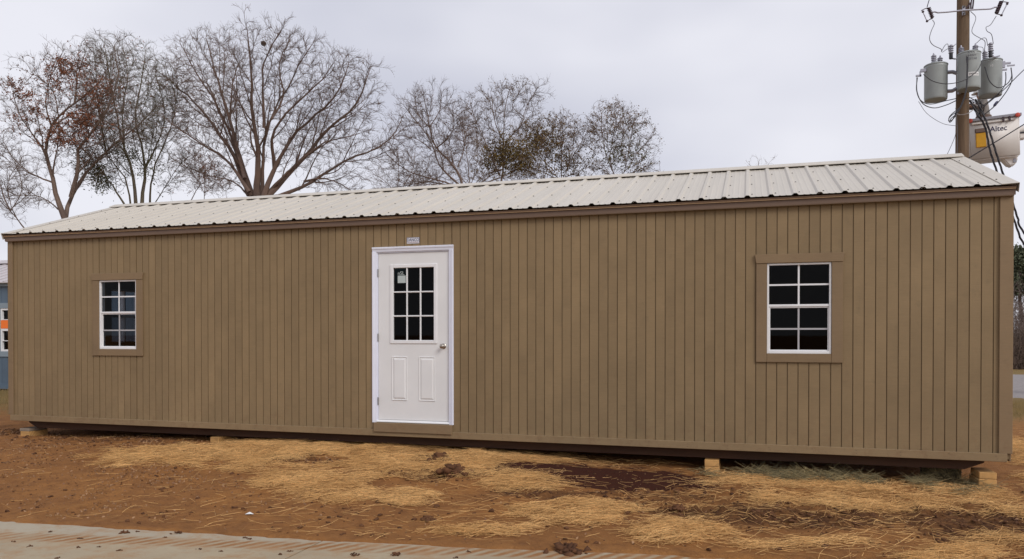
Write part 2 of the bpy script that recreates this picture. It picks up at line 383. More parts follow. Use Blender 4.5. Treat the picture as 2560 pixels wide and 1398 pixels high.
# concrete road with slabs and joints
road = MB(); xs = np.linspace(-40, 60, 60)
V = [(x, edge(x)+.02, -.06) for x in xs]+[(x, -60, -.06) for x in xs]
road.add(V, [(i, i+1, 60+i+1, 60+i) for i in range(59)])
m = Mat('concrete', (.385, .315, .215), .85, spec=.25); p = m.pos()
m.mix(m.ramp(m.noise(1.4, 5, .6, p), [(.35, (0,)*3), (.65, (1,)*3)]), (.33, .265, .18))
m.mix(m.ramp(m.noise(14, 6, .7, p), [(.55, (0,)*3), (.75, (.5,)*3)]), (.25, .205, .15))
sx = m.n('SeparateXYZ'); m.l(m.n('NewGeometry').outputs['Position'], sx.inputs[0])
wob = m.math('MULTIPLY', m.math('SUBTRACT', m.noise(1.2, 3, .5, p), .5), .12)
line = m.math('ADD', m.math('MULTIPLY_ADD', sx.outputs[0], .183, -4.755), wob)       # the wheel track across the slabs
dd = m.math('SUBTRACT', sx.outputs[1], line)
m.mix(m.math('MULTIPLY', m.ramp(m.math('MULTIPLY_ADD', dd, 1.0, .5), [(.53, (0,)*3), (.66, (.85,)*3)]), .8), (.39, .345, .27))
band = m.math('SUBTRACT', 1., m.math('DIVIDE', m.math('ABSOLUTE', dd), .115), clamp=True)
bars = m.math('SINE', m.math('MULTIPLY', m.math('MULTIPLY_ADD', sx.outputs[1], -.55, sx.outputs[0]), 62.))
bars = m.math('ADD', m.math('MULTIPLY_ADD', bars, .40, .42), m.math('MULTIPLY', m.math('SUBTRACT', m.noise(17, 4, .7, p), .5), 1.1), clamp=True)
patch = m.ramp(m.noise(1.6, 4, .6, p), [(.30, (.25,)*3), (.48, (1,)*3)])
dirt = m.math('MULTIPLY', m.math('MULTIPLY', m.math('POWER', band, .4), bars), patch)
m.mix(m.math('MULTIPLY', dirt, 1.8, clamp=True), (.27, .13, .05))
m.mix(m.ramp(m.noise(3.4, 7, .78, p), [(.47, (0,)*3), (.64, (.85,)*3)]), (.34, .205, .105))
m.bump(m.noise(90, 5, .7, p), .25, .006)
M['concrete'] = m.m
ro = road.build('road', M['concrete']); tag(ro, kind='structure')
joints = [-40, -6.6, -2.1, 2.4, 6.9, 11.4, 15.9, 20.4, 60]
for a, b in zip(joints[:-1], joints[1:]):
    s = MB(); n = 24; xs = np.linspace(a+.006, b-.006, n); jy = .085
    top = [(x, edge(x), 0) for x in xs]; bot = [(x+jy*.4, -14 if a > -20 and b < 30 else -40, 0) for x in xs]
    V = top+bot+[(x, y, -.055) for x, y, z in top]+[(x, y, -.055) for x, y, z in bot]
    Fc = [(i, i+1, n+i+1, n+i) for i in range(n-1)]+[(i+1, i, 2*n+i, 2*n+i+1) for i in range(n-1)]
    Fc += [(0, n, 3*n, 2*n), (n-1, 2*n-1, 4*n-1, 3*n-1)]
    s.add(V, Fc).build('concrete_slab', M['concrete'], ro)

m = Mat('pale_gravel', (.27, .24, .23), .95); m.vary(.25, 9); m.vary(.2, 60); m.bump(m.noise(60, 4, .7, m.pos()), .4, .02)
xs = np.linspace(8, 60, 30); s = MB()
s.add([(x, 11.2+.5*math.sin(x*.7), .018) for x in xs]+[(x, 24.+.8*math.sin(x*.4), .018) for x in xs], [(i, i+1, 30+i+1, 30+i) for i in range(29)])
tag(s.build('gravel_lot', m.m), kind='structure')

# ---------------------------------------------------------------- the tan building
I = .0254
L, W = 12.207, 3.80
SB, HB, HS = .308, .386, 2.795              # skirt bottom, skirt top, underside of the fascia
RY, RZ, OV = 1.92, 3.585, .03
bld = empty('storage_building', (0, 0, SB), 0, 'long tan wooden building with pale metal roof, standing on blocks', 'building')
class PB(MB):                                # world coordinates, stored relative to the building's base
    def build(s, name, m, parent=None, **k):
        s.V = [(x, y, z-SB) for x, y, z in s.V]; return MB.build(s, name, m, parent, **k)
WX = [1.5614, 10.0405]; WW = 24*I; WZ0, WZ1 = 1.3092, 2.2234
DX, DW, DZ0, DZ1 = 5.5996, 40.5*I, .4689, 2.5313
holes = [(WX[0], WX[0]+WW, WZ0, WZ1), (WX[1], WX[1]+WW, WZ0, WZ1), (DX+.03, DX+DW-.03, DZ0, DZ1-.03)]
# backing sheets (the grooves show these)
w = PB(); hs = sorted(holes); x = .0
for a, b, z0, z1 in hs:
    w.box(x, a, .0, .09, SB+.02, HS+.10); w.box(a, b, .0, .09, SB+.02, z0); w.box(a, b, .0, .09, z1, HS+.10); x = b
w.box(x, L, .0, .09, SB+.02, HS+.10)
w.box(.0, L, W-.09, W, SB+.02, HS+.10)                       # rear wall
EW = (1.70, 2.32, 1.36, 2.24)                               # window opening in the left end wall
for X0 in (0, L-.09):
    if X0 == 0:
        w.box(0, .09, .09, EW[0], SB+.02, HS+.10); w.box(0, .09, EW[1], W-.09, SB+.02, HS+.10)
        w.box(0, .09, EW[0], EW[1], SB+.02, EW[2]); w.box(0, .09, EW[0], EW[1], EW[3], HS+.10)
    else: w.box(X0, X0+.09, .09, W-.09, SB+.02, HS+.10)
    w.prism([(.05, HS+.101), (W-.05, HS+.101), (W/2, RZ-.07)], X0, X0+.09)
wall = w.build('wall', M['siding'], bld)
# front planks between the grooves
gi = np.array([-12, 0, 41, 66, 86, 105, 108.3]); gxp = np.array([1.2465-12*.1016, 1.2465, 5.412, 7.9024, 9.9333, 11.8666, 12.2]); 
grooves = np.interp(np.arange(-12, 109), gi, gxp); G = .0085
pl_cache = {}
def plank(x0, x1, z0, z1):
    key = (round(z0, 3), round(z1, 3))
    if key not in pl_cache:
        s = MB(); c = .0012; t = .0085
        s.prism([(0, .0025), (0, -t+c), (c, -t), (1-c, -t), (1, -t+c), (1, .0025)], 0, z1-z0, 'z')
        o = s.build('plank', M['siding'], wall); pl_cache[key] = o.data
    else: o = link('plank', pl_cache[key], None, wall)
    o.location = (x0, -.0030, z0-SB); o.scale = (x1-x0, 1, 1); return o
for a, b in zip(grooves[:-1], grooves[1:]):
    x0, x1 = a+G/2, b-G/2
    if x1 < .10 or x0 > L-.095: continue
    z0, z1 = HB-.01, HS+.08; segs = [(x0, x1, z0, z1)]
    for (ha, hb_, hz0, hz1) in holes:
        if x1 > ha+.001 and x0 < hb_-.001:
            if x0 >= ha-.001 and x1 <= hb_+.001: segs = [(x0, x1, z0, hz0), (x0, x1, hz1, z1)]
            elif x0 < ha: segs = [(x0, ha, z0, z1), (ha, x1, z0, hz0), (ha, x1, hz1, z1)]
            else: segs = [(x0, hb_, z0, hz0), (x0, hb_, hz1, z1), (hb_, x1, z0, z1)]
    for q in segs:
        if q[1]-q[0] > .008 and q[3]-q[2] > .02: plank(*q)
# trim
def tboard(name, x0, x1, y0, y1, z0, z1, mat='trim', par=bld, bev=.003): return PB().box(x0, x1, y0, y1, z0, z1).build(name, M[mat], par, bevel=bev)
for xa, xb in ((-.019, .068), (L-.094, L+.019)):
    tboard('corner_trim', xa, xb, -.034, -.0145, HB-.002, HS+.02)
    sx_ = -.0195 if xa < 0 else L+.0005
    tboard('corner_trim', sx_, sx_+.019, -.013, .085, HB-.002, HS+.04)
sk = tboard('skirt_board', .026, L-.026, -.046, -.012, SB, HB-.001, 'skirt', bev=.003)
tboard('skirt_board', -.018, -.001, .0, W, SB, HB, bev=.003); tboard('skirt_board', L+.001, L+.018, .0, W, SB, HB, bev=.003)
nails = PB()
for x in np.arange(.35, L-.1, .405):
    for dz in (.022, .055):
        px_ = x+random.uniform(-.01, .01); nails.lathe([(.0035, 0), (.0035, .003)], (px_, -.0463, SB+dz+random.uniform(-.006, .006)), (0, -1, 0), 5)
nails.build('nail_heads', M['drip'], bld)['kind'] = 'stuff'
tboard('fascia', -.022, L+.014, -.066, -.036, HS-.004, HS+.074, 'fascia')
PB().box(-.02, L+.012, -.036, .0, HS+.040, HS+.052).build('soffit', M['fascia'], bld)
# roof: 36-inch ribbed sheets on both slopes
SL = (RZ-2.893)/(RY+.098); NRM = np.array([-SL, 1])/math.hypot(SL, 1)      # (y, z) normal
rib = .2286; rx0 = 8.019-35*rib
roof = PB().prism([(-.088, 2.884-.018), (RY, RZ-.030), (2*RY+.088, 2.884-.018), (2*RY+.088, 2.884-.03), (RY, RZ-.055), (-.088, 2.884-.03)], -OV+.01, L+OV-.01).build('roof', M['stud'], bld)
def profile(xa, xb):
    P = []; k = math.ceil((xa-rx0-.04)/rib)
    for i in range(k-1, k+60):
        c = rx0+i*rib
        if c < .13 or c > L-.13: continue
        P += [(c-.032, 0), (c-.014, .0185), (c+.014, .0185), (c+.032, 0)]
        for q in (.085, .145): P += [(c+q-.012, 0), (c+q-.006, .0025), (c+q+.006, .0025), (c+q+.012, 0)]
    P = [p for p in P if xa < p[0] < xb]; return [(xa, 0)]+P+[(xb, 0)]
def sheet(xa, xb, sgn, lift):
    P = profile(xa, xb); V = []; n = len(P)
    ends = [(-.100, 2.893), (RY-.004, RZ-.002)]
    for (y, z) in ends:
        for (x, h) in P:
            yy, zz = y+NRM[0]*(h+lift), z+NRM[1]*(h+lift); V.append((x, yy if sgn < 0 else 2*RY-yy, zz))
    for (y, z) in ends:
        for (x, h) in P:
            yy, zz = y+NRM[0]*(h+lift-.0012), z+NRM[1]*(h+lift-.0012); V.append((x, yy if sgn < 0 else 2*RY-yy, zz))
    Fc = [(i, i+1, n+i+1, n+i) for i in range(n-1)]+[(2*n+i+1, 2*n+i, 3*n+i, 3*n+i+1) for i in range(n-1)]
    Fc += [(i+1, i, 2*n+i, 2*n+i+1) for i in range(n-1)]
    s = PB(); s.add(V, Fc); return s.build('roof_panel', M['roof'], roof)
cuts = [-OV]+[rx0+i*rib+.016 for i in range(2, 56, 4) if -OV+.1 < rx0+i*rib < L-.1]+[L+OV]
for i, (a, b) in enumerate(zip(cuts[:-1], cuts[1:])):
    for sg in (-1, 1): sheet(a-.03 if i else a, b, sg, .0006*(i % 2))
    sc = PB()
    for j in range(-2, 60):
        c = rx0+j*rib+.045
        if a < c < b and c < L-.05:
            for t in (.075, .40, .73):
                y = -.10+(RY+.1)*t; z = 2.893+(RZ-2.893)*t; r = .0062
                sc.lathe([(r*1.5, 0), (r*1.5, .001), (r, .0015), (r, .0055)], (c, y+NRM[0]*.001, z+NRM[1]*.001), (0, NRM[0], NRM[1]), 7)
    sc.build('screws', M['screw'], roof)['kind'] = 'stuff'
# drip edge under the sheet ends, ridge cap, rake trim
PB().prism([(-.072, 2.884), (-.094, 2.875), (-.090, 2.862), (-.0675, 2.866), (-.0675, 2.80), (-.0665, 2.80), (-.0665, 2.884)], -OV+.004, L+OV-.006).build('drip_edge', M['drip'], roof)
h = .0285; cw = .135
cap = PB(); pr = [(RY-cw, RZ-SL*cw+h-.007), (RY-cw, RZ-SL*cw+h), (RY-cw+.02, RZ-SL*(cw-.02)+h+.006), (RY-.02, RZ+h+.008), (RY, RZ+h+.014), (RY+.02, RZ+h+.008), (RY+cw-.02, RZ-SL*(cw-.02)+h+.006), (RY+cw, RZ-SL*cw+h), (RY+cw, RZ-SL*cw+h-.007), (RY, RZ+h-.002)]
cap.prism(pr, -OV-.012, L+OV+.004).build('ridge_cap', M['roof'], roof)
for X0, X1, sg in ((-OV-.014, .10, -1), (L-.10, L+OV+.014, 1)):
    for side in (-1, 1):
        s = PB(); xo = X0 if sg < 0 else X1; xi = X1 if sg < 0 else X0; V = []
        for (y, z) in ((-.108, 2.893-SL*.008), (RY, RZ+.0)):
            for (x, hh) in ((xi, .0025), (xi, .009), (xo, .014), (xo, -.075), (xo+sg*-.002, -.075), (xo+sg*-.002, .011), (xi+sg*.002, .0025)):
                yy, zz = y+NRM[0]*hh, z+NRM[1]*hh; V.append((x, yy if side < 0 else 2*RY-yy, zz))
        Fc = [(i, (i+1) % 7, 7+(i+1) % 7, 7+i) for i in range(7)]+[tuple(range(7)), tuple(range(7, 14))]
        s.add(V, Fc).build('rake_trim', M['roof'], roof)
    sc = PB(); xi = X1 if sg < 0 else X0
    for t in (.12, .33, .58, .8):
        y = -.10+(RY+.1)*t; z = 2.893+(RZ-2.893)*t
        sc.lathe([(.010, 0), (.010, .001), (.0065, .002), (.0065, .006)], (xi+sg*.02, y+NRM[0]*.010, z+NRM[1]*.010), (0, NRM[0], NRM[1]), 7)
    sc.build('screws', M['screw'], roof)['kind'] = 'stuff'
# floor and skids
PB().box(.01, L-.01, .02, W-.02, SB+.005, SB+.10).build('floor', M['stud'], bld)
for yy in (.13, 1.2, 2.4, 3.4):
    PB().prism([(.16, SB+.004), (.16, SB-.04), (.30, SB-.112), (L-.34, SB-.112), (L-.17, SB-.04), (L-.17, SB+.004)], yy, yy+.09, 'y').build('skid', M['skid'], bld, bevel=.004)

# windows
def window(x0, par, screened='screened', bright=False):
    x1 = x0+WW; z0, z1 = WZ0, WZ1; zm = z0+(z1-z0)*.525
    fr = PB(); a = .020; d0, d1 = -.020, .055
    fr.box(x0, x0+a, d0, d1, z0, z1); fr.box(x1-a, x1, d0, d1, z0, z1)
    fr.box(x0+a, x1-a, d0, d1, z1-a, z1); fr.box(x0+a, x1-a, d0, d1, z0, z0+a*1.3); fr.box(x0+a, x1-a, -.012, d1, zm-.006, zm+.018)
    w = fr.build('window', M['white'], par, bevel=.0025)
    # casing boards
    cs = .105
    for nm, q in (('trim_board', (x0-cs, x0-.001, z0-.088, z1+.001)), ('trim_board', (x1+.001, x1+cs, z0-.088, z1+.001)), ('trim_board', (x0, x1, z0-.088, z0-.001))):
        PB().box(q[0], q[1], -.033, -.0125, q[2], q[3]).build(nm, M['trim'], w, bevel=.003)
    PB().prism([(x0-cs, z1+.0015), (x1+cs, z1+.0015), (x1+cs+.015, z1+.092), (x0-cs-.015, z1+.092)], -.040, -.0125, 'y').build('trim_board', M['trim'], w, bevel=.003)
    # lower sash, set back
    s = PB(); b = .013; xa, xb, za, zb = x0+a, x1-a, z0+a*1.3, zm-.006
    s.box(xa, xa+b, -.002, .03, za, zb); s.box(xb-b, xb, -.002, .03, za, zb); s.box(xa+b, xb-b, -.002, .03, zb-b, zb); s.box(xa+b, xb-b, -.002, .03, za, za+b)
    s.build('sash', M['white'], w, bevel=.002)
    xc = (x0+x1)/2; zu = (zm+.018+z1-a)/2; zl = (za+zb)/2; g = .0085
    PB().box(xc-g, xc+g, .002, .012, zm+.018, z1-a).build('muntin', M['white'], w); PB().box(x0+a, x1-a, .0035, .0105, zu-g, zu+g).build('muntin', M['white'], w)
    PB().box(xc-g, xc+g, .006, .0125, za+b, zb-b).build('muntin', M['grille'], w); PB().box(xa+b, xb-b, .0065, .012, zl-g, zl+g).build('muntin', M['grille'], w)
    for (pa, pb, pc, pd, yy, mt) in ((x0+a, xc-g, zu+g, z1-a, .008, 'glass'), (xc+g, x1-a, zu+g, z1-a, .008, 'glass'), (x0+a, xc-g, zm+.018, zu-g, .008, 'glass'), (xc+g, x1-a, zm+.018, zu-g, .008, 'glass'),
                             (xa+b, xc, zl, zb-b, .0185, screened), (xc, xb-b, zl, zb-b, .0185, screened), (xa+b, xc, za+b, zl, .0185, screened), (xc, xb-b, za+b, zl, .0185, screened)):
        PB().add([(pa, yy, pc), (pb, yy, pc), (pb, yy, pd), (pa, yy, pd)], [(0, 1, 2, 3)]).build('pane', M[mt], w)
    return w
for x0 in WX: window(x0, bld)
# window in the left end wall (seen through the left front window)
fr = PB()
y0, y1, z0, z1 = EW; a = .03; yc = (y0+y1)/2; zc = (z0+z1)/2
for q in ((y0, y0+a, z0, z1), (y1-a, y1, z0, z1), (y0+a, y1-a, z0, z0+a), (y0+a, y1-a, z1-a, z1), (y0+a, y1-a, zc-.02, zc+.02), (yc-.01, yc+.01, z0+a, zc-.02), (yc-.01, yc+.01, zc+.02, z1-a)): fr.box(-.02, .06, *q)
ew = fr.build('window', M['white'], bld)
PB().add([(.02, y0+a, z0+a), (.02, y1-a, z0+a), (.02, y1-a, z1-a), (.02, y0+a, z1-a)], [(0, 1, 2, 3)]).build('pane', M['glass'], ew)

# door: steel slab with nine panes and two pressed panels
sx0, sx1, sz0, sz1 = DX+.070, DX+DW-.068, DZ0+.030, DZ1-.072
sw = (sx1-sx0)/36.; sh = (sz1-sz0)/79.
def dxp(i): return sx0+i*sw
def dzp(i): return sz1-i*sh
lx0, lx1, lz0, lz1 = dxp(6.6), dxp(29.8), dzp(42.4), dzp(5.9)
d = PB(); Yf = .004
for q in ((sx0, lx0, sz0, sz1), (lx1, sx1, sz0, sz1), (lx0, lx1, sz0, lz0), (lx0, lx1, lz1, sz1)): d.box(q[0], q[1], Yf, .045, q[2], q[3])
door = d.build('door', M['door'], bld)
fr = PB(); fw = .030
for q in ((lx0-.012, lx0+fw, lz0-.012, lz1+.012), (lx1-fw, lx1+.012, lz0-.012, lz1+.012), (lx0+fw, lx1-fw, lz1-fw, lz1+.012), (lx0+fw, lx1-fw, lz0-.012, lz0+fw)): fr.box(q[0], q[1], Yf-.011, Yf+.02, q[2], q[3])
fr.build('lite_frame', M['white'], door, bevel=.005)
gx0, gx1, gz0, gz1 = lx0+fw, lx1-fw, lz0+fw, lz1-fw; pw = (gx1-gx0)/3; ph = (gz1-gz0)/3; g = .010
for k in (1, 2):
    PB().prism([(gx0+k*pw-g, .014), (gx0+k*pw-g*.5, Yf-.004), (gx0+k*pw+g*.5, Yf-.004), (gx0+k*pw+g, .014)], gz0, gz1, 'z').build('muntin', M['white'], door)
    PB().prism([(.0145, gz0+k*ph-g), (Yf-.0035, gz0+k*ph-g*.5), (Yf-.0035, gz0+k*ph+g*.5), (.0145, gz0+k*ph+g)], gx0, gx1, 'x').build('muntin', M['white'], door)
for i in range(3):
    for j in range(3):
        xa, xb, za, zb = gx0+i*pw+g*.9, gx0+(i+1)*pw-g*.9, gz0+j*ph+g*.9, gz0+(j+1)*ph-g*.9
        PB().add([(xa, .013, za), (xb, .013, za), (xb, .013, zb), (xa, .013, zb)], [(0, 1, 2, 3)]).build('pane', M['screened'], door)
st = PB().box(gx0+.014, gx0+pw-.012, .0145, .0155, gz1-.155, gz1-.006).build('sticker', M['green'], door)
PB().box(gx0+.052, gx0+pw-.016, .0105, .0125, gz1-.175, gz1-.088).build('paper_label', M['paper'], st)
o = link('lettering', text_mesh('nSL', .06), M['paper'], st); o.location = (gx0+pw*.55, .0118, gz1-.062-SB); o.rotation_euler = (PI/2, 0, 0)
for (xa, xb) in ((7.0, 15.0), (21.0, 29.2)):          # pressed panel: raised bead, sunk field, raised centre
    xa, xb = dxp(xa), dxp(xb); za, zb = dzp(69.8), dzp(49); V = []; Fc = []
    loops = [(0, Yf-.0008), (.006, Yf-.009), (.014, Yf-.0004), (.036, Yf-.010), (.042, Yf-.010)]
    for ins, yy in loops: V += [(xa+ins, yy, za+ins), (xb-ins, yy, za+ins), (xb-ins, yy, zb-ins), (xa+ins, yy, zb-ins)]
    for k in range(len(loops)-1):
        for i in range(4): Fc.append((k*4+i, k*4+(i+1) % 4, k*4+4+(i+1) % 4, k*4+4+i))
    Fc.append(tuple(range(4*len(loops)-4, 4*len(loops)))); PB().add(V, Fc).build('pressed_panel', M['door'], door)
kx, kz = dxp(33.4), dzp(44)
PB().lathe([(.0, .0), (.033, 0), (.033, .004), (.027, .009), (.013, .013), (.012, .032), (.020, .036), (.0275, .046), (.0275, .056), (.021, .064), (.008, .067), (.001, .067)], (kx, Yf-.0005, kz), (0, -1, 0), 24).build('knob', M['nickel'], door, smooth=True)
for t in (9.3, 40, 70.4): PB().tube([(sx0-.004, Yf-.008, dzp(t+1.9)), (sx0-.004, Yf-.008, dzp(t-1.9))], .008, 10).build('hinge', M['hinge'], door, smooth=True)
fr = PB()
def mold(pr, a, b, ax): fr.prism(pr, a, b, ax)
bw = .055
prof = [(0, .0), (0, -.030), (.006, -.034), (.022, -.032), (.026, -.026), (.046, -.022), (bw, -.020), (bw, .0)]
fr.prism([(DX+p, y) for p, y in prof], DZ0-.005, DZ1-bw, 'z'); fr.prism([(DX+DW-p, y) for p, y in prof], DZ0-.005, DZ1-bw, 'z')
fr.prism([(y, DZ1-p) for p, y in prof], DX, DX+DW, 'x')
fr.box(DX+bw, sx0-.003, -.006, .08, DZ0, DZ1-bw); fr.box(sx1+.003, DX+DW-bw, -.006, .08, DZ0, DZ1-bw); fr.box(DX+bw, DX+DW-bw, -.005, .08, sz1+.003, DZ1-bw)
fr.build('door_frame', M['mold'], door)
PB().prism([(-.03, DZ0+.002), (-.03, DZ0+.010), (.0, DZ0+.026), (.08, DZ0+.026), (.08, DZ0+.002)], DX+bw, DX+DW-bw, 'x').build('threshold', M['white'], door)
tboard('sill_board', DX+.035, DX+DW-.01, -.066, -.048, DZ0-.112, DZ0-.003, bev=.004)
tboard('sill_board', DX+.035, DX+DW-.01, -.046, -.0125, HB+.001, DZ0-.0035, bev=.002)
# name plate over the door
px0 = aty(1017.5, 600, -.014)[0]; px1 = aty(1048, 600, -.014)[0]; pz0 = aty(1032, 609, -.014)[2]; pz1 = aty(1032, 594.5, -.014)[2]; xc = (px0+px1)/2
pl = PB().box(px0, px1, -.0165, -.0125, pz0, pz1).build('sign_plate', M['signwhite'], bld)
PB().box(px0-.004, px1+.004, -.0140, -.0121, pz1-.056, pz1+.004).build('backing', M['navy'], pl)
me = text_mesh('DANCO', .047); o = link('lettering', me, M['navy'], pl); o.rotation_euler = (PI/2, 0, 0); o.location = (xc, -.0172, pz1-.026-SB)
o.scale = (1.12*(px1-px0)/max(.001, me.vertices[0].co.x*0+(max(v.co.x for v in me.vertices)-min(v.co.x for v in me.vertices)))*.86, 1.1, 1)
me = text_mesh('PORTABLE BUILDINGS', .014); o = link('lettering', me, M['signred'], pl); o.rotation_euler = (PI/2, 0, 0); o.location = (xc, -.0172, pz0+.013-SB)
o.scale = ((px1-px0)/(max(v.co.x for v in me.vertices)-min(v.co.x for v in me.vertices))*.9, 1, 1)

# blocks under the skids
def block(cx, cy, z0, z1, wx, wy, label, mat='block', rz=0, group=None):
    s = MB(); s.box(-wx/2, wx/2, -wy/2, wy/2, 0, z1-z0); o = s.build('wood_block' if mat == 'block' else 'masonry_block', M[mat], None, bevel=.006)
    o.location = (cx, cy, z0); o.rotation_euler.z = rz; return tag(o, label, 'block', group)
BT = SB-.1125
def stack(x, w, y, gz, n, label_where, mats=None):
    hs_ = (BT-gz)/n
    names = ['bottom', 'top'] if n == 2 else (['only'] if n == 1 else ['bottom', 'middle', 'top'])
    for k in range(n):
        block(x+random.uniform(-.006, .006), y+.002*k, gz+k*hs_, gz+(k+1)*hs_-.001, w*random.uniform(.95, 1.03), .30,
              f'{names[k]} yellow wooden block of the support {label_where}' if n > 1 else f'yellow wooden block {label_where}', rz=random.uniform(-.04, .04), group='blocks under the building')
stack(12.03, .150, .155, .0, 3, 'at the right corner of the tan building')
stack(9.50, .150, .155, .05, 2, 'under the tan building left of the right window')
stack(6.86, .135, .155, .10, 1, 'half buried in straw right of the door')
stack(3.36, .135, .155, .10, 1, 'half buried in soil left of the door')
block(.22, .155, .155, BT-.001, .17, .3, 'grey block on top of yellow block under the left corner', 'masonry')
block(.235, .150, .05, .154, .16, .3, 'yellow wooden block beneath grey block at left corner', 'block', group='blocks under the building')
for x, nth in ((.5, 'leftmost'), (3.3, 'second from left'), (6.8, 'middle'), (9.5, 'second from right'), (11.9, 'rightmost')):
    block(x, 2.44, -.02, BT-.001, .2, .35, f'shaded rear block deep under the tan building, {nth} of its row', 'block', group='rear blocks')

# ---------------------------------------------------------------- blue-grey neighbour shed
SY = 7.4; b2 = empty('blue_shed', (-10, SY, 0), 0, 'blue-grey wooden shed at the left edge behind the tan building', 'shed')
class SBm(MB):
    def build(s, name, m, parent=None, **k):
        s.V = [(x+10, y-SY, z) for x, y, z in s.V]; return MB.build(s, name, m, parent, **k)
HE = 2.80; hx0, hx1 = -9.13, -8.2; hz0, hz1 = 1.06, 2.20
s = SBm()
for q in ((-15, hx0, .08, HE), (hx1, -3.6, .08, HE), (hx0, hx1, .08, hz0), (hx0, hx1, hz1, HE)): s.box(q[0], q[1], SY+.02, SY+.1, q[2], q[3])
s.box(-15, -3.6, SY+3.5, SY+3.6, .08, HE); s.box(-15, -14.9, SY+.1, SY+3.5, .08, HE); s.box(-3.7, -3.6, SY+.1, SY+3.5, .08, HE)
sw_ = s.build('wall', M['blue'], b2); cache = None
for x in np.arange(-15, -3.6, .2032):
    segs = [(.10, HE)]
    if x+.2 > hx0 and x < hx1: segs = [(.10, hz0), (hz1, HE)]
    for za, zb in segs: SBm().box(x+.004, x+.199, SY+.008, SY+.0195, za, zb).build('plank', M['blue'], sw_)
SBm().box(-15.02, -3.58, SY-.012, SY+.007, .06, .20).build('skirt_board', M['blue'], b2)
SBm().box(-15.05, -3.55, SY-.05, SY-.02, HE-.02, HE+.10).build('fascia', M['bluetrim'], b2)
f = SBm(); a = .05
for q in ((hx0, hx0+a, hz0, hz1), (hx1-a, hx1, hz0, hz1), (hx0+a, hx1-a, hz0, hz0+a), (hx0+a, hx1-a, hz1-a, hz1), (hx0+a, hx1-a, 1.60, 1.66), (hx0+a, hx1-a, 1.89, 1.91), (hx0+a, hx1-a, 1.33, 1.35), (-8.65, -8.62, hz0+a, 1.6), (-8.65, -8.62, 1.66, hz1-a)): f.box(q[0], q[1], SY-.005, SY+.07, q[2], q[3])
wn = f.build('window', M['white'], b2)
SBm().add([(hx0+a, SY+.05, hz0+a), (hx1-a, SY+.05, hz0+a), (hx1-a, SY+.05, hz1-a), (hx0+a, SY+.05, hz1-a)], [(0, 1, 2, 3)]).build('pane', M['screened'], wn)
SBm().box(hx0+.012, hx1-.02, SY-.010, SY-.0055, 1.665, 1.885).build('orange_sheet', M['orange'], wn)
for q in ((hx0-.14, hx0-.001, hz0-.14, hz1+.14), (hx1+.001, hx1+.14, hz0-.14, hz1+.14), (hx0, hx1, hz0-.14, hz0-.001), (hx0, hx1, hz1+.001, hz1+.14)): SBm().box(q[0], q[1], SY-.02, SY+.0075, q[2], q[3]).build('trim_board', M['bluetrim'], wn)
rf = SBm().prism([(SY-.15, HE+.09), (SY+1.8, HE+.80), (SY+3.75, HE+.09), (SY+3.75, HE+.06), (SY+1.8, HE+.76), (SY-.15, HE+.06)], -15.1, -3.5).build('roof', M['greyroof'], b2)
for x in np.arange(-15.05, -3.5, .2286*1.5): SBm().prism([(SY-.15, HE+.091), (SY-.15, HE+.115), (SY+1.8, HE+.825), (SY+1.8, HE+.80)], x, x+.035).build('roof_rib', M['greyroof'], rf)
SBm().prism([(SY+1.62, HE+.78), (SY+1.8, HE+.86), (SY+1.98, HE+.78), (SY+1.98, HE+.80), (SY+1.8, HE+.90), (SY+1.62, HE+.80)], -15.12, -3.48).build('ridge_cap', M['greyroof'], rf)

# ---------------------------------------------------------------- trees
def tubes(P, r0, r1, k):
    """P (N,n,3) polylines -> verts, quads of tapered k-sided tubes, all at once"""
    N_, n, _ = P.shape; T = np.gradient(P, axis=1); T /= np.linalg.norm(T, axis=2, keepdims=True)+1e-9
    ref = np.where(np.abs(T[:, :1, 2:3]) > .9, np.array([1., 0, 0]), np.array([0, 0, 1.]))
    A = np.cross(T, np.broadcast_to(ref, T.shape)); A /= np.linalg.norm(A, axis=2, keepdims=True)+1e-9; B = np.cross(A, T)
    t = np.linspace(0, 1, n)[None, :]; R = r0[:, None]*(1-t)+r1[:, None]*t
    an = 2*PI*np.arange(k)/k
    V = P[:, :, None, :]+R[:, :, None, None]*(np.cos(an)[None, None, :, None]*A[:, :, None, :]+np.sin(an)[None, None, :, None]*B[:, :, None, :])
    base = (np.arange(N_)*n*k)[:, None, None]+(np.arange(n-1)*k)[None, :, None]; i = np.arange(k)[None, None, :]; j = (np.arange(k)+1)[None, None, :] % k
    F = np.stack([base+i, base+j, base+k+j, base+k+i], -1).reshape(-1, 4); return V.reshape(-1, 3), F
def merge(parts):
    V = []; F = []; o = 0
    for v, f in parts: V.append(v); F.append(f+o); o += len(v)
    return np.concatenate(V), np.concatenate(F)
def leaves_at(Pt, size, rg):
    n = len(Pt); a = rg.normal(size=(n, 3)); a /= np.linalg.norm(a, axis=1, keepdims=True); b = np.cross(a, rg.normal(size=(n, 3))); b /= np.linalg.norm(b, axis=1, keepdims=True)
    s = (size*rg.uniform(.6, 1.4, n))[:, None]; c = np.cross(a, b)*.25
    V = np.stack([Pt-a*s, Pt-b*s*.55+c*s, Pt+a*s, Pt+b*s*.55+c*s], 1).reshape(-1, 3); return V, np.arange(4*n).reshape(-1, 4)
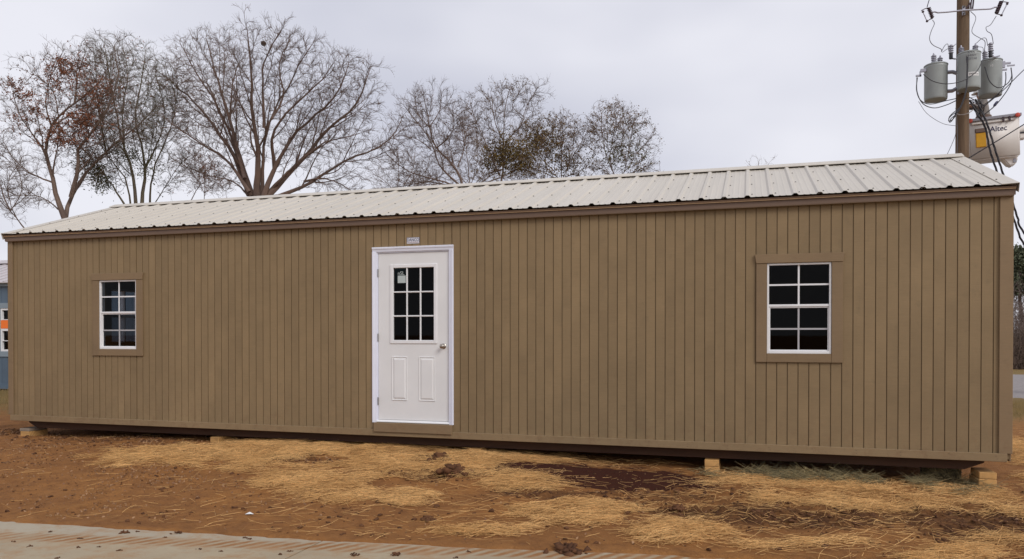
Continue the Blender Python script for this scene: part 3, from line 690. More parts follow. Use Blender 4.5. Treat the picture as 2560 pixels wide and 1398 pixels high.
def tree(label, limbs, D, zs, org, r, seed, bk='bark', leaf=None, trop=.05, rad=1., cat='tree', group='trees behind the tan building', name='bare_tree', root=None, spread=.45, fill=.31, cell=.175, dens=1.6, tmin=.2, twn=1.9, sub=1.35):
    """limbs: traced polylines in zoom pixels (zs, org map them to photo pixels); each gets its own run in depth"""
    rg = np.random.default_rng(seed); d0 = D; base = np.array(limbs[0][0], float)/zs+np.array(org)
    bp = at(base[0], base[1], d0); bx = root if root is not None else bp
    t = empty(name, (bp[0], bp[1], 0), 0, label, cat, group); O = np.array([bp[0], bp[1], 0])
    zt = bp[2]; tw = MB(); rt = r*1.15
    tp = np.array([[bp[0], bp[1], -.1], [bp[0]+.03, bp[1], .4], [bp[0]-.04, bp[1]+.03, zt*.5], [bp[0], bp[1], zt*.97]])-O
    tw.tube(smooth_path(tp, 8), np.linspace(rt*1.35, rt, 8), 10).build('trunk', M[bk], t, smooth=True)
    LP, R0, R1 = [], [], []
    for i, l in enumerate(limbs):
        q = np.array(l, float)/zs+np.array(org); P = np.array([at(a, b, d0) for a, b in q])
        Ln = np.linalg.norm(np.diff(P, axis=0), axis=1).sum(); s = np.r_[0, np.cumsum(np.linalg.norm(np.diff(P, axis=0), axis=1))]/Ln
        sl = rg.uniform(-spread, spread)
        if i and np.linalg.norm(q[0]-base) > 60:              # starts on an earlier limb: take that limb's depth
            allp = np.concatenate(LP); k = np.argmin(np.linalg.norm((allp-P[0])-((allp-P[0])@FWD)[:, None]*FWD, axis=1)); dd_ = (allp[k]-P[0])@FWD
        else: dd_ = 0
        off = dd_+sl*Ln*s+.25*np.sin(s*6+i)*Ln*.12*(i > 0)
        d_ = P-CAM; P = CAM+d_*(1+off/d0)[:, None]
        P = smooth_path(P, 14); P[1:] += rg.normal(size=(13, 3))*.006*Ln*np.array([.5, .5, .5])
        rr = r*(.42 if i == 0 else rg.uniform(.25, .40))*min(1.1, max(.4, Ln/6))
        LP.append(P); R0.append(rr); R1.append(.012*rad)
    nl = len(LP); SP, SR, SA = [], [], []; cb = np.array([bp[0], bp[1], zt*.9])
    for P, r0_ in zip(LP, R0):
        Ln = np.linalg.norm(np.diff(P, axis=0), axis=1).sum(); m_ = int(round(sub*Ln))
        for u in np.sort(.18+.74*(np.arange(m_)+rg.random(m_))/max(m_, 1)):
            k = int(u*13); S_ = P[k]; T = P[min(k+1, 13)]-P[k]; T /= np.linalg.norm(T); q = rg.normal(size=3)-.25*FWD*rg.normal(); q -= q@T*T; q /= np.linalg.norm(q); a_ = rg.uniform(.45, .85)
            d_ = math.cos(a_)*T+math.sin(a_)*q; ll = min(2.2, (.09+.38*(1-u))*Ln*rg.uniform(.75, 1.25)); Q = [S_]
            for w_ in range(6): d_ = d_+.16*T+rg.normal(size=3)*.10+np.array([0, 0, .07]); d_ /= np.linalg.norm(d_); Q.append(Q[-1]+d_*ll/6)
            SP.append(np.array(Q)); rr_ = max(.010, .42*(r0_*(1-u)+.012*u)); SR.append(rr_); SA.append(u)
    if SP:
        V, F = tubes(np.array(SP)-O, np.array(SR), np.full(len(SP), .0065*rad), 5); link('branches', fast_mesh('branches', V, F, True), M[bk], t)['kind'] = 'stuff'
    for P, a, b in zip(LP, R0, R1): MB().tube(P-O, np.linspace(a, b, 14)*(1-.25*np.sin(np.linspace(0, PI, 14))), 7).build('limb', M[bk], t, smooth=True)
    # fill the crown: nodes grow from the limbs towards evenly spread points round them
    LP = LP+SP; n0 = np.concatenate(LP); par = []; k0 = 0
    for P in LP: par += [-1]+list(range(k0, k0+len(P)-1)); k0 += len(P)
    lw = np.array([np.linalg.norm(np.diff(P, axis=0), axis=1).sum() for P in LP]); A = []
    for P, ln in zip(LP, lw):
        m_ = int(dens*ln*(60 if len(P) > 7 else 75)); u = (tmin+(1-tmin)*rg.random(m_)**.8)*(len(P)-1); i0 = np.minimum(u.astype(int), len(P)-2); f = (u-i0)[:, None]
        sg = fill*(.35+.65*u/(len(P)-1))[:, None]; A.append(P[i0]*(1-f)+P[i0+1]*f+np.clip(rg.normal(size=(m_, 3)), -1.5, 1.5)*sg*np.array([1, 1.25, 1.]))
    A = np.concatenate(A); _, uq = np.unique(np.floor(A/cell).astype(int), axis=0, return_index=True); A = A[uq]; A = A[A[:, 2] > zt*.80]
    nodes = n0.copy(); par = list(par); dist = np.full(len(A), 1e9); near = np.zeros(len(A), int)
    def upd(st):
        nonlocal dist, near
        for c0 in range(st, len(nodes), 400):
            q = nodes[c0:c0+400]; d = ((A[:, None, :]-q[None])**2).sum(2); k = d.argmin(1); dm = d[np.arange(len(A)), k]; b_ = dm < dist; dist[b_] = dm[b_]; near[b_] = k[b_]+c0
    def outw(q): v = q-cb; return v/(np.linalg.norm(v, axis=1, keepdims=True)+1e-9)
    upd(0); stp = cell*.55; dirs = np.zeros((len(nodes), 3)); pa = np.array(par); ok_ = pa >= 0; dirs[ok_] = nodes[ok_]-nodes[pa[ok_]]; dirs /= np.linalg.norm(dirs, axis=1, keepdims=True)+1e-9
    grown = np.zeros(len(nodes), int)
    for it in range(90):
        alive = dist > (cell*.8)**2; A = A[alive]; dist = dist[alive]; near = near[alive]
        if len(A) < 5: break
        v = A-nodes[near]; v /= np.linalg.norm(v, axis=1, keepdims=True)+1e-9; acc = np.zeros((len(nodes), 3)); np.add.at(acc, near, v); ids = np.unique(near); ids = ids[grown[ids] < 2]
        if len(ids) == 0: break
        grown[ids] += 1
        d = acc[ids]/(np.linalg.norm(acc[ids], axis=1, keepdims=True)+1e-9)+dirs[ids]*1.15+np.array([0, 0, trop])+outw(nodes[ids])*.35+rg.normal(size=(len(ids), 3))*.10; d /= np.linalg.norm(d, axis=1, keepdims=True)
        st = len(nodes); nodes = np.vstack([nodes, nodes[ids]+d*stp]); dirs = np.vstack([dirs, d]); par += list(ids); grown = np.r_[grown, np.zeros(len(ids), int)]; upd(st)
    par = np.array(par); nn = len(nodes); N0 = len(n0); rr = np.zeros(nn); tip = np.full(nn, .0038*rad); kids = np.bincount(par[par >= 0], minlength=nn)
    acc = np.zeros(nn)
    for q in range(nn-1, N0-1, -1):
        rr[q] = max(tip[q], acc[q]**(1/2.05)) if kids[q] else tip[q]
        acc[par[q]] += rr[q]**2.05
    e = np.arange(N0, nn); P2 = np.stack([nodes[par[e]], nodes[e]], 1); ra = np.where(par[e] < N0, rr[e], np.minimum(rr[np.maximum(par[e], 0)], rr[e]*1.25)); parts = []
    th = rr[e] > .014
    if th.any(): parts.append(tubes(P2[th]-O, ra[th], rr[e][th], 5))
    parts.append(tubes(P2[~th]-O, ra[~th], rr[e][~th], 3))
    # side twigs
    fine = e[rr[e] < .0075*rad]; c = rg.poisson(twn, len(fine)); src = np.repeat(fine, c); m_ = len(src)
    q = rg.normal(size=(m_, 3)); D_ = dirs[src]+outw(nodes[src])*.5; D_ /= np.linalg.norm(D_, axis=1, keepdims=True); q -= (q*D_).sum(1, keepdims=True)*D_; q /= np.linalg.norm(q, axis=1, keepdims=True); an = rg.uniform(.25, .80, m_)[:, None]
    D_ = np.cos(an)*D_+np.sin(an)*q; Lt = rg.uniform(.10, .30, m_)[:, None]; TW = np.zeros((m_, 3, 3)); TW[:, 0] = nodes[src]-(nodes[src]-nodes[par[src]])*rg.random((m_, 1))
    D2 = D_+rg.normal(size=(m_, 3))*.25+np.array([0, 0, .12]); D2 /= np.linalg.norm(D2, axis=1, keepdims=True); TW[:, 1] = TW[:, 0]+D_*Lt*.5; TW[:, 2] = TW[:, 1]+D2*Lt*.5
    parts.append(tubes(TW-O, np.full(m_, .0031*rad), np.full(m_, .0022*rad), 3))
    V, F = merge(parts); link('crown', fast_mesh('crown', V, F, True), M[bk], t)['kind'] = 'stuff'
    if leaf:
        for (mt, size, num, clump, regs, spreadl) in leaf:
            Q = TW.reshape(-1, 3); w_ = np.ones(len(Q))
            if regs:
                w_ *= 0; d_ = Q-CAM; fw = d_@FWD; qx = 1280+FPX*(d_@RIGHT)/fw; qy = CY-FPX*d_[:, 2]/fw
                for (cx, cy, ax, ay, sc_) in regs: w_ = np.maximum(w_, sc_*np.exp(-(((qx-cx)/ax)**2+((qy-cy)/ay)**2)))
            w_ *= sstep(clump, clump+.14, fbm(Q[:, 0]*1.1+Q[:, 1]*.7, Q[:, 2]*1.3+5, 3, seed))+.02
            k = rg.choice(len(Q), num, p=w_/w_.sum()); Pt = Q[k]+rg.normal(size=(num, 3))*spreadl
            V, F = leaves_at(Pt-O, size, rg); link('leaves', fast_mesh('leaves', V, F), M[mt], t)['kind'] = 'stuff'
    return t
Z2 = (2.254, (0, 0)); Z3 = (2.688, (500, 0)); Z4 = (3.2, (900, 180))
tree('largest bare tree, its wide fan of dark limbs above the middle left of the roof',
     [[(385, 1330), (390, 1000), (350, 760), (340, 450), (315, 190)], [(350, 1320), (270, 1080), (200, 800), (110, 500), (40, 250)], [(330, 1310), (230, 1050), (100, 860), (0, 730), (-150, 590), (-250, 500)],
      [(410, 1320), (430, 980), (500, 730), (590, 590), (660, 450), (750, 300)], [(430, 860), (420, 600), (430, 420), (540, 210)], [(430, 1320), (500, 1130), (640, 900), (760, 780), (880, 680), (960, 560), (1000, 420)],
      [(450, 1320), (740, 1010), (880, 850), (1010, 750), (1070, 650), (1150, 460)], [(440, 1330), (600, 1300), (860, 1150), (1050, 1050), (1180, 1000), (1290, 920), (1360, 800)], [(430, 1320), (620, 1130), (800, 980), (950, 930), (1080, 900)],
      [(700, 1220), (820, 1200), (930, 1230), (1010, 1280)], [(320, 1310), (220, 1220), (60, 1180), (-60, 1130)], [(330, 1290), (180, 1080), (0, 960), (-150, 860), (-230, 800)], [(300, 1200), (150, 780), (-30, 480), (-130, 300)], [(480, 800), (560, 640), (530, 440), (600, 280)],
      [(200, 800), (220, 560), (270, 400)], [(500, 1130), (490, 900), (640, 700), (800, 560), (900, 420)]],
     26, *Z3, .33, 3, 'bark_dark', trop=.06)
tree('leaning tree with rust-coloured leaves above the left end of the roof',
     [[(365, 1235), (350, 1180), (300, 1030), (270, 920), (255, 830), (285, 720), (330, 660), (420, 580), (540, 490), (600, 400)], [(370, 1230), (400, 1120), (480, 980), (600, 850), (740, 740), (860, 630), (930, 540)],
      [(400, 1110), (440, 940), (440, 850), (500, 770), (600, 620), (670, 430), (640, 270)], [(265, 900), (230, 820), (170, 740), (100, 620), (70, 500)], [(290, 710), (260, 600), (280, 450), (350, 300)], [(345, 1190), (230, 1110), (100, 1100), (40, 1110)],
      [(330, 660), (300, 520), (200, 420), (170, 440)], [(420, 580), (440, 430), (480, 300)], [(300, 1030), (180, 980), (80, 900), (20, 800)]],
     27, *Z2, .24, 8, 'bark', trop=.05, leaf=[('leaf_rust', .034, 7600, .36, [(130, 190, 70, 45, 1.), (70, 250, 50, 60, .8), (45, 290, 30, 40, .8), (200, 330, 60, 30, .9), (250, 260, 50, 40, .5), (190, 130, 40, 30, .5), (160, 360, 50, 25, .8)], .045)])
tree('small bare tree leaning left at the far left roof corner', [[(140, 1290), (100, 1240), (60, 1190), (0, 1130), (-80, 1020)], [(60, 1190), (20, 1100), (-30, 900), (-20, 780)], [(100, 1240), (60, 1150), (50, 1020), (120, 900)], [(60, 1190), (120, 1080), (110, 960)]],
     31, *Z2, .17, 5, 'bark_dark')
tree('bare many-stemmed tree between the rust-leaved tree and the largest tree',
     [[(800, 1150), (815, 980), (790, 800), (760, 650), (800, 450), (820, 290)], [(735, 1150), (700, 1000), (600, 870), (520, 700), (470, 520)], [(845, 1150), (870, 950), (950, 750), (990, 560), (940, 400)], [(765, 1150), (740, 950), (700, 830), (640, 560), (590, 250)],
      [(700, 1150), (600, 1000), (480, 850), (350, 740)], [(870, 1150), (990, 960), (1050, 890)], [(815, 960), (880, 820), (930, 650), (880, 430)], [(700, 840), (690, 620), (720, 420), (690, 250)], [(600, 870), (560, 640), (540, 420), (530, 290)]],
     29, *Z2, .18, 14, 'bark_moss', trop=.08, leaf=[('leaf_green', .036, 2600, .40, [(240, 470, 80, 34, 1.), (300, 440, 60, 35, .7), (215, 500, 40, 25, .8)], .13), ('leaf_rust', .030, 560, .4, None, .045)])
tree('thin bushy tree low against the sky beside the largest tree', [[(1075, 1135), (1120, 1050), (1160, 1010), (1200, 900)], [(1150, 1135), (1150, 1000), (1090, 880), (1040, 840)], [(1130, 1040), (1060, 950), (980, 900)], [(1150, 1090), (1220, 1030), (1260, 1070)]],
     34, *Z2, .13, 21, 'bark_dark', leaf=[('leaf_rust', .030, 720, .4, None, .045)])
tree('bare forked tree leaning left just right of the largest tree',
     [[(820, 915), (800, 840), (720, 720), (600, 590), (560, 450), (540, 330), (500, 180)], [(800, 910), (640, 750), (570, 560), (430, 370), (360, 280)], [(780, 760), (830, 620), (820, 480), (790, 360)], [(770, 910), (560, 850), (400, 800), (280, 720), (200, 640)], [(730, 910), (560, 880), (420, 900), (250, 930)],
      [(610, 610), (700, 530), (750, 440), (740, 300)], [(560, 450), (460, 330), (440, 200)], [(560, 440), (640, 300), (650, 180)], [(570, 620), (460, 540), (370, 520)]],
     29, *Z4, .21, 31, 'bark_dark', trop=.07)
tree('tree with a bare forked top and vine-covered trunk near the middle of the roof',
     [[(1130, 900), (1150, 700), (1150, 480), (1160, 300), (1190, 160)], [(1155, 600), (1200, 520), (1290, 420), (1330, 280), (1415, 140)], [(1120, 830), (1070, 720), (1010, 580), (960, 470), (900, 320), (880, 240)], [(1150, 560), (1080, 400), (1050, 190)], [(1310, 360), (1220, 270), (1290, 140)], [(1140, 780), (1010, 820), (950, 890)], [(1150, 720), (1240, 685), (1340, 660), (1430, 620)], [(1140, 830), (1260, 780), (1360, 800)]],
     30, *Z4, .17, 37, 'bark', trop=.09, leaf=[('leaf_olive', .042, 3400, .38, [(1265, 390, 22, 45, 1.), (1240, 430, 25, 25, 1.), (1330, 385, 40, 30, .9), (1215, 450, 28, 20, .8), (1300, 425, 40, 20, .8)], .25), ('leaf_brown', .030, 1440, .35, None, .045)])
tree('brownish leafy tree standing between the vine-covered tree and the last tree',
     [[(1610, 860), (1615, 700), (1610, 560), (1600, 390)], [(1620, 860), (1690, 700), (1760, 580), (1830, 450)], [(1600, 860), (1480, 740), (1530, 600), (1550, 430)], [(1580, 860), (1440, 790), (1350, 760)], [(1640, 850), (1700, 620), (1720, 420)], [(1560, 800), (1430, 660), (1390, 480)], [(1630, 850), (1780, 780), (1840, 730)]],
     31, *Z4, .14, 41, 'bark', trop=.09, leaf=[('leaf_brown', .030, 4160, .28, None, .045), ('leaf_olive', .042, 2000, .36, [(1350, 380, 35, 25, 1.), (1320, 420, 45, 25, 1.), (1400, 440, 60, 20, .7)], .25)])
tree('rightmost brown-leaved tree of the row above the roof',
     [[(2050, 850), (2000, 740), (1950, 600), (1930, 340)], [(2040, 850), (2000, 700), (2030, 500), (2070, 310)], [(2060, 850), (2120, 780), (2160, 550), (2190, 400)], [(2070, 850), (2150, 760), (2220, 650), (2330, 520)], [(2080, 850), (2200, 800), (2320, 740)], [(2030, 850), (1960, 790), (1900, 760)], [(2130, 720), (2090, 600), (2110, 470)]],
     30, *Z4, .13, 47, 'bark_dark', trop=.10, leaf=[('leaf_brown', .030, 2880, .28, None, .045), ('leaf_green', .034, 1500, .25, [(1545, 400, 25, 40, 1.), (1590, 390, 30, 45, .9), (1520, 430, 25, 20, .8)], .2)])
tree('pale far tree low over the roof between the largest and the forked tree',
     [[(300, 950), (310, 800), (300, 640)], [(330, 950), (420, 780), (440, 640)], [(280, 950), (180, 860), (110, 820)], [(340, 950), (520, 800), (560, 680)], [(320, 950), (640, 840), (650, 700)], [(310, 940), (210, 930), (120, 930)], [(330, 945), (450, 900), (600, 860)]],
     40, *Z4, .16, 53, 'bark_pale', trop=.08)
tree('pale far tree filling the gap behind the vine-covered tree',
     [[(880, 930), (860, 700), (830, 420)], [(880, 930), (940, 700), (930, 480)], [(880, 930), (780, 800), (720, 640)], [(890, 930), (1010, 780), (1040, 600)], [(900, 930), (1080, 800), (1290, 560), (1400, 450)], [(890, 930), (1250, 780), (1450, 520)], [(880, 930), (850, 860), (750, 870)]],
     40, *Z4, .16, 59, 'bark_pale', trop=.10, leaf=[('leaf_brown', .030, 2400, .3, None, .045)])
tree('bare treetop just showing above the right half of the roof', [[(3200, 850), (3190, 760), (3185, 712)], [(3200, 850), (3140, 770), (3110, 735)], [(3200, 850), (3250, 760), (3270, 735)]], 46, *Z4, .07, 61, 'bark_pale', fill=.2, cell=.26, twn=.8)
# the wood's edge at the far right
def pine(x, y, h, seed, label):
    rg = np.random.default_rng(seed); t = empty('pine_tree', (x, y, 0), 0, label, 'tree', 'trees beyond the gravel lot')
    MB().tube(smooth_path([(0, 0, -.1), (.08, 0, h*.4), (-.05, 0, h*.75), (0, 0, h)], 10), np.linspace(.17, .02, 10), 8).build('trunk', M['bark_dark'], t, smooth=True)
    n = 46; z = h*(.62+.38*rg.random(n)**.8); a = rg.uniform(0, 2*PI, n); Lb = (h*1.02-z)*.40+.22; S = np.stack([0*z, 0*z, z], 1); Dv = np.stack([np.cos(a), np.sin(a), .25+0*a], 1)
    s = np.linspace(0, 1, 5)[None, :, None]; P = S[:, None]+Dv[:, None]*s*Lb[:, None, None]+np.array([0, 0, .25])*s**2
    V, F = tubes(P, np.full(n, .03), np.full(n, .008), 4); link('branches', fast_mesh('branches', V, F), M['bark_dark'], t)
    C_ = P[:, 2:].reshape(-1, 3); C_ = np.repeat(C_, 110, 0)+rg.normal(size=(len(C_)*110, 3))*.19; V, F = leaves_at(C_, .075, rg); link('crown', fast_mesh('crown', V, F), M['needle'], t)
pb = at(2549, 900, 36); pine(pb[0], pb[1], 4.95, 4, 'green pine at the right edge beyond the gravel lot')
for k, (px, D) in enumerate(((2534, 35.5), (2541, 37.5), (2553, 35), (2564, 37), (2584, 36), (2604, 35))):
    tree(('bare sapling against the wall corner at the right edge', 'thin bare tree behind the right wall corner', 'bare tree under the pine at the right edge', 'bare tree at the very right edge', 'bare tree outside the right edge, nearer one', 'bare tree outside the right edge, farther one')[k], [[(px, 925), (px+2, 860), (px-3, 790), (px+1, 730)], [(px, 900), (px-9, 840), (px-12, 790)], [(px, 910), (px+9, 840), (px+13, 780)], [(px, 915), (px-8, 885), (px-20, 870)], [(px, 915), (px+8, 880), (px+18, 870)]], D, 1, (0, 0), .09, 70+k, 'bark_pale', fill=.5, cell=.26, group='trees beyond the gravel lot')
# undergrowth along that wood: nobody could count it
rg = np.random.default_rng(99); n = 2600; c = np.array([at(px, 940, D) for px, D in zip(rg.uniform(2500, 2660, n), rg.uniform(33.2, 37, n))]); c[:, 2] = 0
P = np.zeros((n, 5, 3)); P[:, 0] = c; Dv = rg.normal(size=(n, 3))*.45+np.array([0, 0, 1.]); hgt = rg.uniform(.5, 2.6, n)
for k in range(1, 5): Dv = Dv+rg.normal(size=(n, 3))*.25; Dv /= np.linalg.norm(Dv, axis=1, keepdims=True); P[:, k] = P[:, k-1]+Dv*(hgt/4)[:, None]
V, F = tubes(P, np.full(n, .012), np.full(n, .005), 3); o = link('undergrowth', fast_mesh('undergrowth', V, F), M['bark'])
tag(o, 'tangled brown undergrowth along the wood beyond the gravel lot', 'undergrowth', kind='stuff')

# bird's nest in the top of the largest tree
rg = np.random.default_rng(77); c = at(659, 109, 26.1); n = 140; q = rg.normal(size=(n, 3)); q /= np.linalg.norm(q, axis=1, keepdims=True); q *= np.array([.07, .07, .05])
tt = np.cross(q, rg.normal(size=(n, 3))); tt /= np.linalg.norm(tt, axis=1, keepdims=True); P = np.stack([q-tt*.06, q*1.1, q+tt*.06], 1)
V, F = tubes(P, np.full(n, .006), np.full(n, .006), 3); o = link('bird_nest', fast_mesh('bird_nest', V, F), M['bark_dark']); o.location = c
tag(o, 'small dark nest of twigs high in the largest bare tree', 'nest')

# ---------------------------------------------------------------- utility pole
PD = 18.5; pc = at(2406, 390, PD); PX, PY = pc[0], pc[1]
pole = empty('utility_pole', (PX, PY, 0), 0, 'brown wooden utility pole rising behind the right end of the roof', 'pole')
Po = np.array([PX, PY, 0])
pp = [(0, 0, -.3), (.005, 0, 3), (-.005, .0, 6), (0, 0, 9), (0, 0, 11.6)]
MB().tube(smooth_path(pp, 24), np.linspace(.162, .128, 24), 18).build('shaft', M['pole'], pole, smooth=True)
def ap(x, y, dd=0): return at(x, y, PD+dd)
def Z9(p, dd=0): return ap(2280+p[0]/9.143, p[1]/9.143, dd)           # traced in a close-up of the pole top
def Z8(p, dd=0): return ap(2280+p[0]/3.679, 80+p[1]/3.679, dd)
arm = [Z9(p, -.24) for p in ((450, 280), (520, 272), (590, 292), (800, 278), (1020, 255), (1180, 238), (1400, 225), (1760, 208), (1820, 198), (1880, 170), (1950, 160))]
MB().tube(np.array(arm)-Po, .019, 8).build('crossarm', M['galv'], pole, smooth=True)
br = MB(); c = ap(2409, 26, -.19)-Po; br.box(c[0]-.03, c[0]+.03, c[1]-.03, c[1]+.03, c[2]-.12, c[2]+.10); br.build('bracket', M['galv'], pole, bevel=.005)
for dz in (-.09, .07): MB().lathe([(.022, 0), (.022, .03)], c+np.array([0, -.03, dz]), (0, -1, 0), 8).build('bolt', M['screw'], pole)
def ribbed(r, h, n):
    P = [(r*.55, 0)]
    for k in range(n): z = h*k/n; P += [(r, z+h/n*.15), (r*.95, z+h/n*.5), (r*.6, z+h/n*.62), (r*.6, z+h/n*.98)]
    return P+[(r*.35, h)]
def cutout(A, B, arms, tubep):
    a, b = Z9(A, -.24)-Po, Z9(B, -.24)-Po; s = MB(); s.lathe(ribbed(.048, float(np.linalg.norm(b-a)), 7), a, tuple(b-a), 12)
    ins = s.build('fuse_cutout', M['brownins'], pole, smooth=True)
    MB().tube([Z9(q, -.24)-Po for q in arms[0]], .010, 6).build('contact_arm', M['brownins'], ins); MB().tube([Z9(q, -.24)-Po for q in arms[1]], .010, 6).build('contact_arm', M['brownins'], ins)
    MB().tube([Z9(q, -.24)-Po for q in tubep], .013, 8).build('fuse_tube', M['galv'], ins)
    for q in (tubep[0], tubep[-1]): MB().lathe([(.001, -.03), (.025, -.02), (.03, 0), (.025, .02), (.001, .03)], Z9(q, -.24)-Po, (1, 0, 0), 8).build('ferrule', M['brownins'], ins)
cutout((380, 180), (470, 420), (((375, 180), (300, 200), (210, 245)), ((470, 425), (400, 450), (345, 490))), ((250, 270), (345, 485)))
cutout((2040, 40), (1925, 315), (((2040, 40), (2120, 45), (2210, 60)), ((1935, 325), (1990, 330), (2040, 355))), ((2175, 90), (2045, 350)))
# two dark standoff brackets near the top
for q in (((1365, -40), (1345, 120), (1345, 225)), ((1410, -40), (1395, 120), (1380, 225)), ((1345, 60), (1280, 150), (1190, 235))): MB().tube([Z9(z, -.20)-Po for z in q], .018, 6).build('standoff', M['brownins'], pole)

def transformer(label, cx, top, bot, dia, dd, bush, seed, side=0):
    c = ap(cx, (top+bot)/2, dd); z1 = ap(cx, top, dd)[2]; z0 = ap(cx, bot, dd)[2]-.0; r = dia/2
    z0 += .03
    t = empty('pole_transformer', (c[0], c[1], z0), 0, label, 'transformer', 'transformers on the utility pole'); H = z1-z0
    MB().lathe([(r*.93, .012), (r*.955, 0), (r*.97, .004), (r, .05), (r, H-.05), (r*1.005, H-.045), (r*1.005, H-.02), (r, H-.018), (r, H)], n=36).build('tank', M['tank'], t, smooth=True)
    MB().lathe([(.001, .013), (r*.928, .0125)], n=36).build('base_plate', M['tankb'], t)
    MB().lathe([(r*1.045, H), (r*1.045, H+.018), (r*.96, H+.034), (r*.5, H+.055), (.001, H+.06)], n=36).build('lid', M['tank'], t, smooth=True)
    for (bx, by, hh, lean) in bush:
        a = np.array([bx, by, H+.03]); s = MB(); s.lathe(ribbed(.062, hh, 5), a, (lean, 0, 1), 12); b = s.build('bushing', M['bushing'], t, smooth=True)
        MB().lathe([(.018, hh), (.018, hh+.03), (.012, hh+.05)], a, (lean, 0, 1), 8).build('terminal', M['galv'], b)
    return t, c, z0, H
t, c, z0, H = transformer('left of three grey transformers, hung on brackets left of the pole', 2339.5, 166, 254, .50, .0, [(-.05, -.06, .22, -.05), (.10, .1, .20, .05)], 1)
for dz in (.20, H-.16):
    s = MB(); s.tube([(.22, .03, dz), (.36, .03, dz), (.50, .0, dz-.05*(1 if dz > .4 else -1)*1.5)], .045, 6); s.build('bracket', M['galv'], t)
MB().box(.47, .53, -.05, .03, .10, H-.10).build('mounting_plate', M['galv'], t, bevel=.004)
for q in ((-.25, -.10, H-.12),): 
    lug = MB(); lug.box(q[0]-.10, q[0]+.02, q[1]-.03, q[1]+.03, q[2]-.02, q[2]+.05); lug.box(q[0]-.20, q[0]-.08, q[1]-.02, q[1]+.02, q[2]-.12, q[2]-.08); lug.box(q[0]-.12, q[0]-.09, q[1]-.02, q[1]+.02, q[2]-.12, q[2]); lug.build('terminal_lug', M['galv'], t)
t, c, z0, H = transformer('middle grey transformer mounted on the front of the pole', 2422, 137, 228, .485, -.42, [(-.14, .06, .17, -.05), (.13, .02, .18, .05)], 2)
MB().box(-.12, .05, .20, .30, .15, .62).build('bracket', M['galv'], t, bevel=.004)
fx = np.array([CAM[0]-c[0], CAM[1]-c[1]]); fx /= np.linalg.norm(fx); ang = math.atan2(fx[0], -fx[1])
def wrap_text(body, size, du, dz, mat, par, r, back=None):
    me = text_mesh(body, size, .001); R = r
    for v in me.vertices:
        a = (v.co.x+du)/R; y = v.co.y; d = R+.003+v.co.z; v.co = (d*math.sin(a-(-ang)), -d*math.cos(a+ang), dz+y)
    link('lettering', me, mat, par)
    if back:
        w_, h_ = back; s = MB(); V = []; n = 9
        for k in range(n):
            a = (du-w_/2+w_*k/(n-1))/R+ang
            for zz in (dz-h_/2, dz+h_/2): V.append(((R+.0015)*math.sin(a), -(R+.0015)*math.cos(a), zz))
        s.add(V, [(2*k, 2*k+2, 2*k+3, 2*k+1) for k in range(n-1)]); s.build('number_label', M['hat'], par)
wrap_text('1200032x', .062, .09, .30, M['cable'], t, .2425, (.27, .085))
for k, tx in enumerate(('KVA', '14400Y', '120/240')): wrap_text(tx, .075, .05, .80-.075*k, M['wire'], t, .2425)
t, c, z0, H = transformer('right of three grey transformers, partly behind the middle one', 2475.5, 156, 244, .50, .12, [(-.12, -.05, .22, -.05), (.02, .05, .30, .03)], 3)
s = MB(); s.tube([(-.22, .0, .25), (-.42, -.02, .25)], .045, 6); s.tube([(-.22, .0, H-.2), (-.42, -.02, H-.2)], .045, 6); s.build('bracket', M['galv'], t)
lug = MB(); lug.box(.23, .30, -.06, 0, H-.17, H-.02); lug.box(.28, .42, -.05, -.01, H-.09, H-.05); lug.box(.34, .50, -.06, -.03, H-.15, H-.12); lug.box(.24, .34, -.05, -.02, H-.24, H-.2); lug.build('terminal_lug', M['galv'], t)
wrap_text('10', .07, .02, H-.16, M['hat'], t, .25)
# two lightning arresters beside the tanks
def arrester(p, label, dd=-.1):
    a = Z8(p, dd); t = empty('lightning_arrester', a, 0, label, 'arrester', 'arresters on the utility pole')
    MB().lathe([(.03, 0), (.042, .01), (.042, .13), (.03, .14)], n=12).build('body', M['cable'], t, smooth=True)
    MB().lathe(ribbed(.056, .20, 4), (0, 0, .135), n=12).build('shed_stack', M['bushing'], t, smooth=True)
    MB().tube([(0, 0, .02), (.10, .05, .01), (.22, .12, .05)], .018, 6).build('bracket', M['galv'], t)
arrester((358, 250), 'lightning arrester left of the pole above the left transformer'); arrester((722, 232), 'lightning arrester standing above the right transformer', -.2)

# wires: each its own object
def wire(label, pts, r=.008, mat='cable', f=Z8, dd=-.25, n=40, cat='wire', name='wire', strands=1):
    if f is None: P = [ap(x, y, dd) for x, y in pts]
    else: P = [f(p, dd) for p in pts]
    P = np.array(P); 
    k = np.linspace(0, 1, len(P)); P = P+FWD*(.10*np.sin(k*PI))[:, None]*-1
    o0 = P[0].copy(); P = smooth_path(P-o0, n); s = MB()
    if strands == 1: s.tube(P, r, 6)
    else:
        T = np.gradient(P, axis=0); T /= np.linalg.norm(T, axis=1)[:, None]; a = np.cross(T, [0, 0, 1.]); a /= np.linalg.norm(a, axis=1)[:, None]+1e-9; b = np.cross(a, T)
        ph = np.linspace(0, n*.42, n)
        for q in range(strands):
            A = ph+2*PI*q/strands; s.tube(P+(np.cos(A)[:, None]*a+np.sin(A)[:, None]*b)*r*1.1, r, 6)
    o = s.build(name, M[mat], None, smooth=True); o.location = o0
    return tag(o, label, cat, 'wires on the utility pole')
wire('thin grey wire curling from left fuse down to left transformer', [(470, 460), (488, 560), (400, 740), (350, 900), (380, 1010), (470, 1080), (640, 1140), (675, 1190)], .008, 'wire', Z9, -.15)
wire('thin grey wire swinging right of the pole to the middle transformer', [(1340, 260), (1430, 430), (1320, 720), (1360, 830), (1530, 920), (1640, 980), (1650, 1200)], .008, 'wire', Z9, -.2)
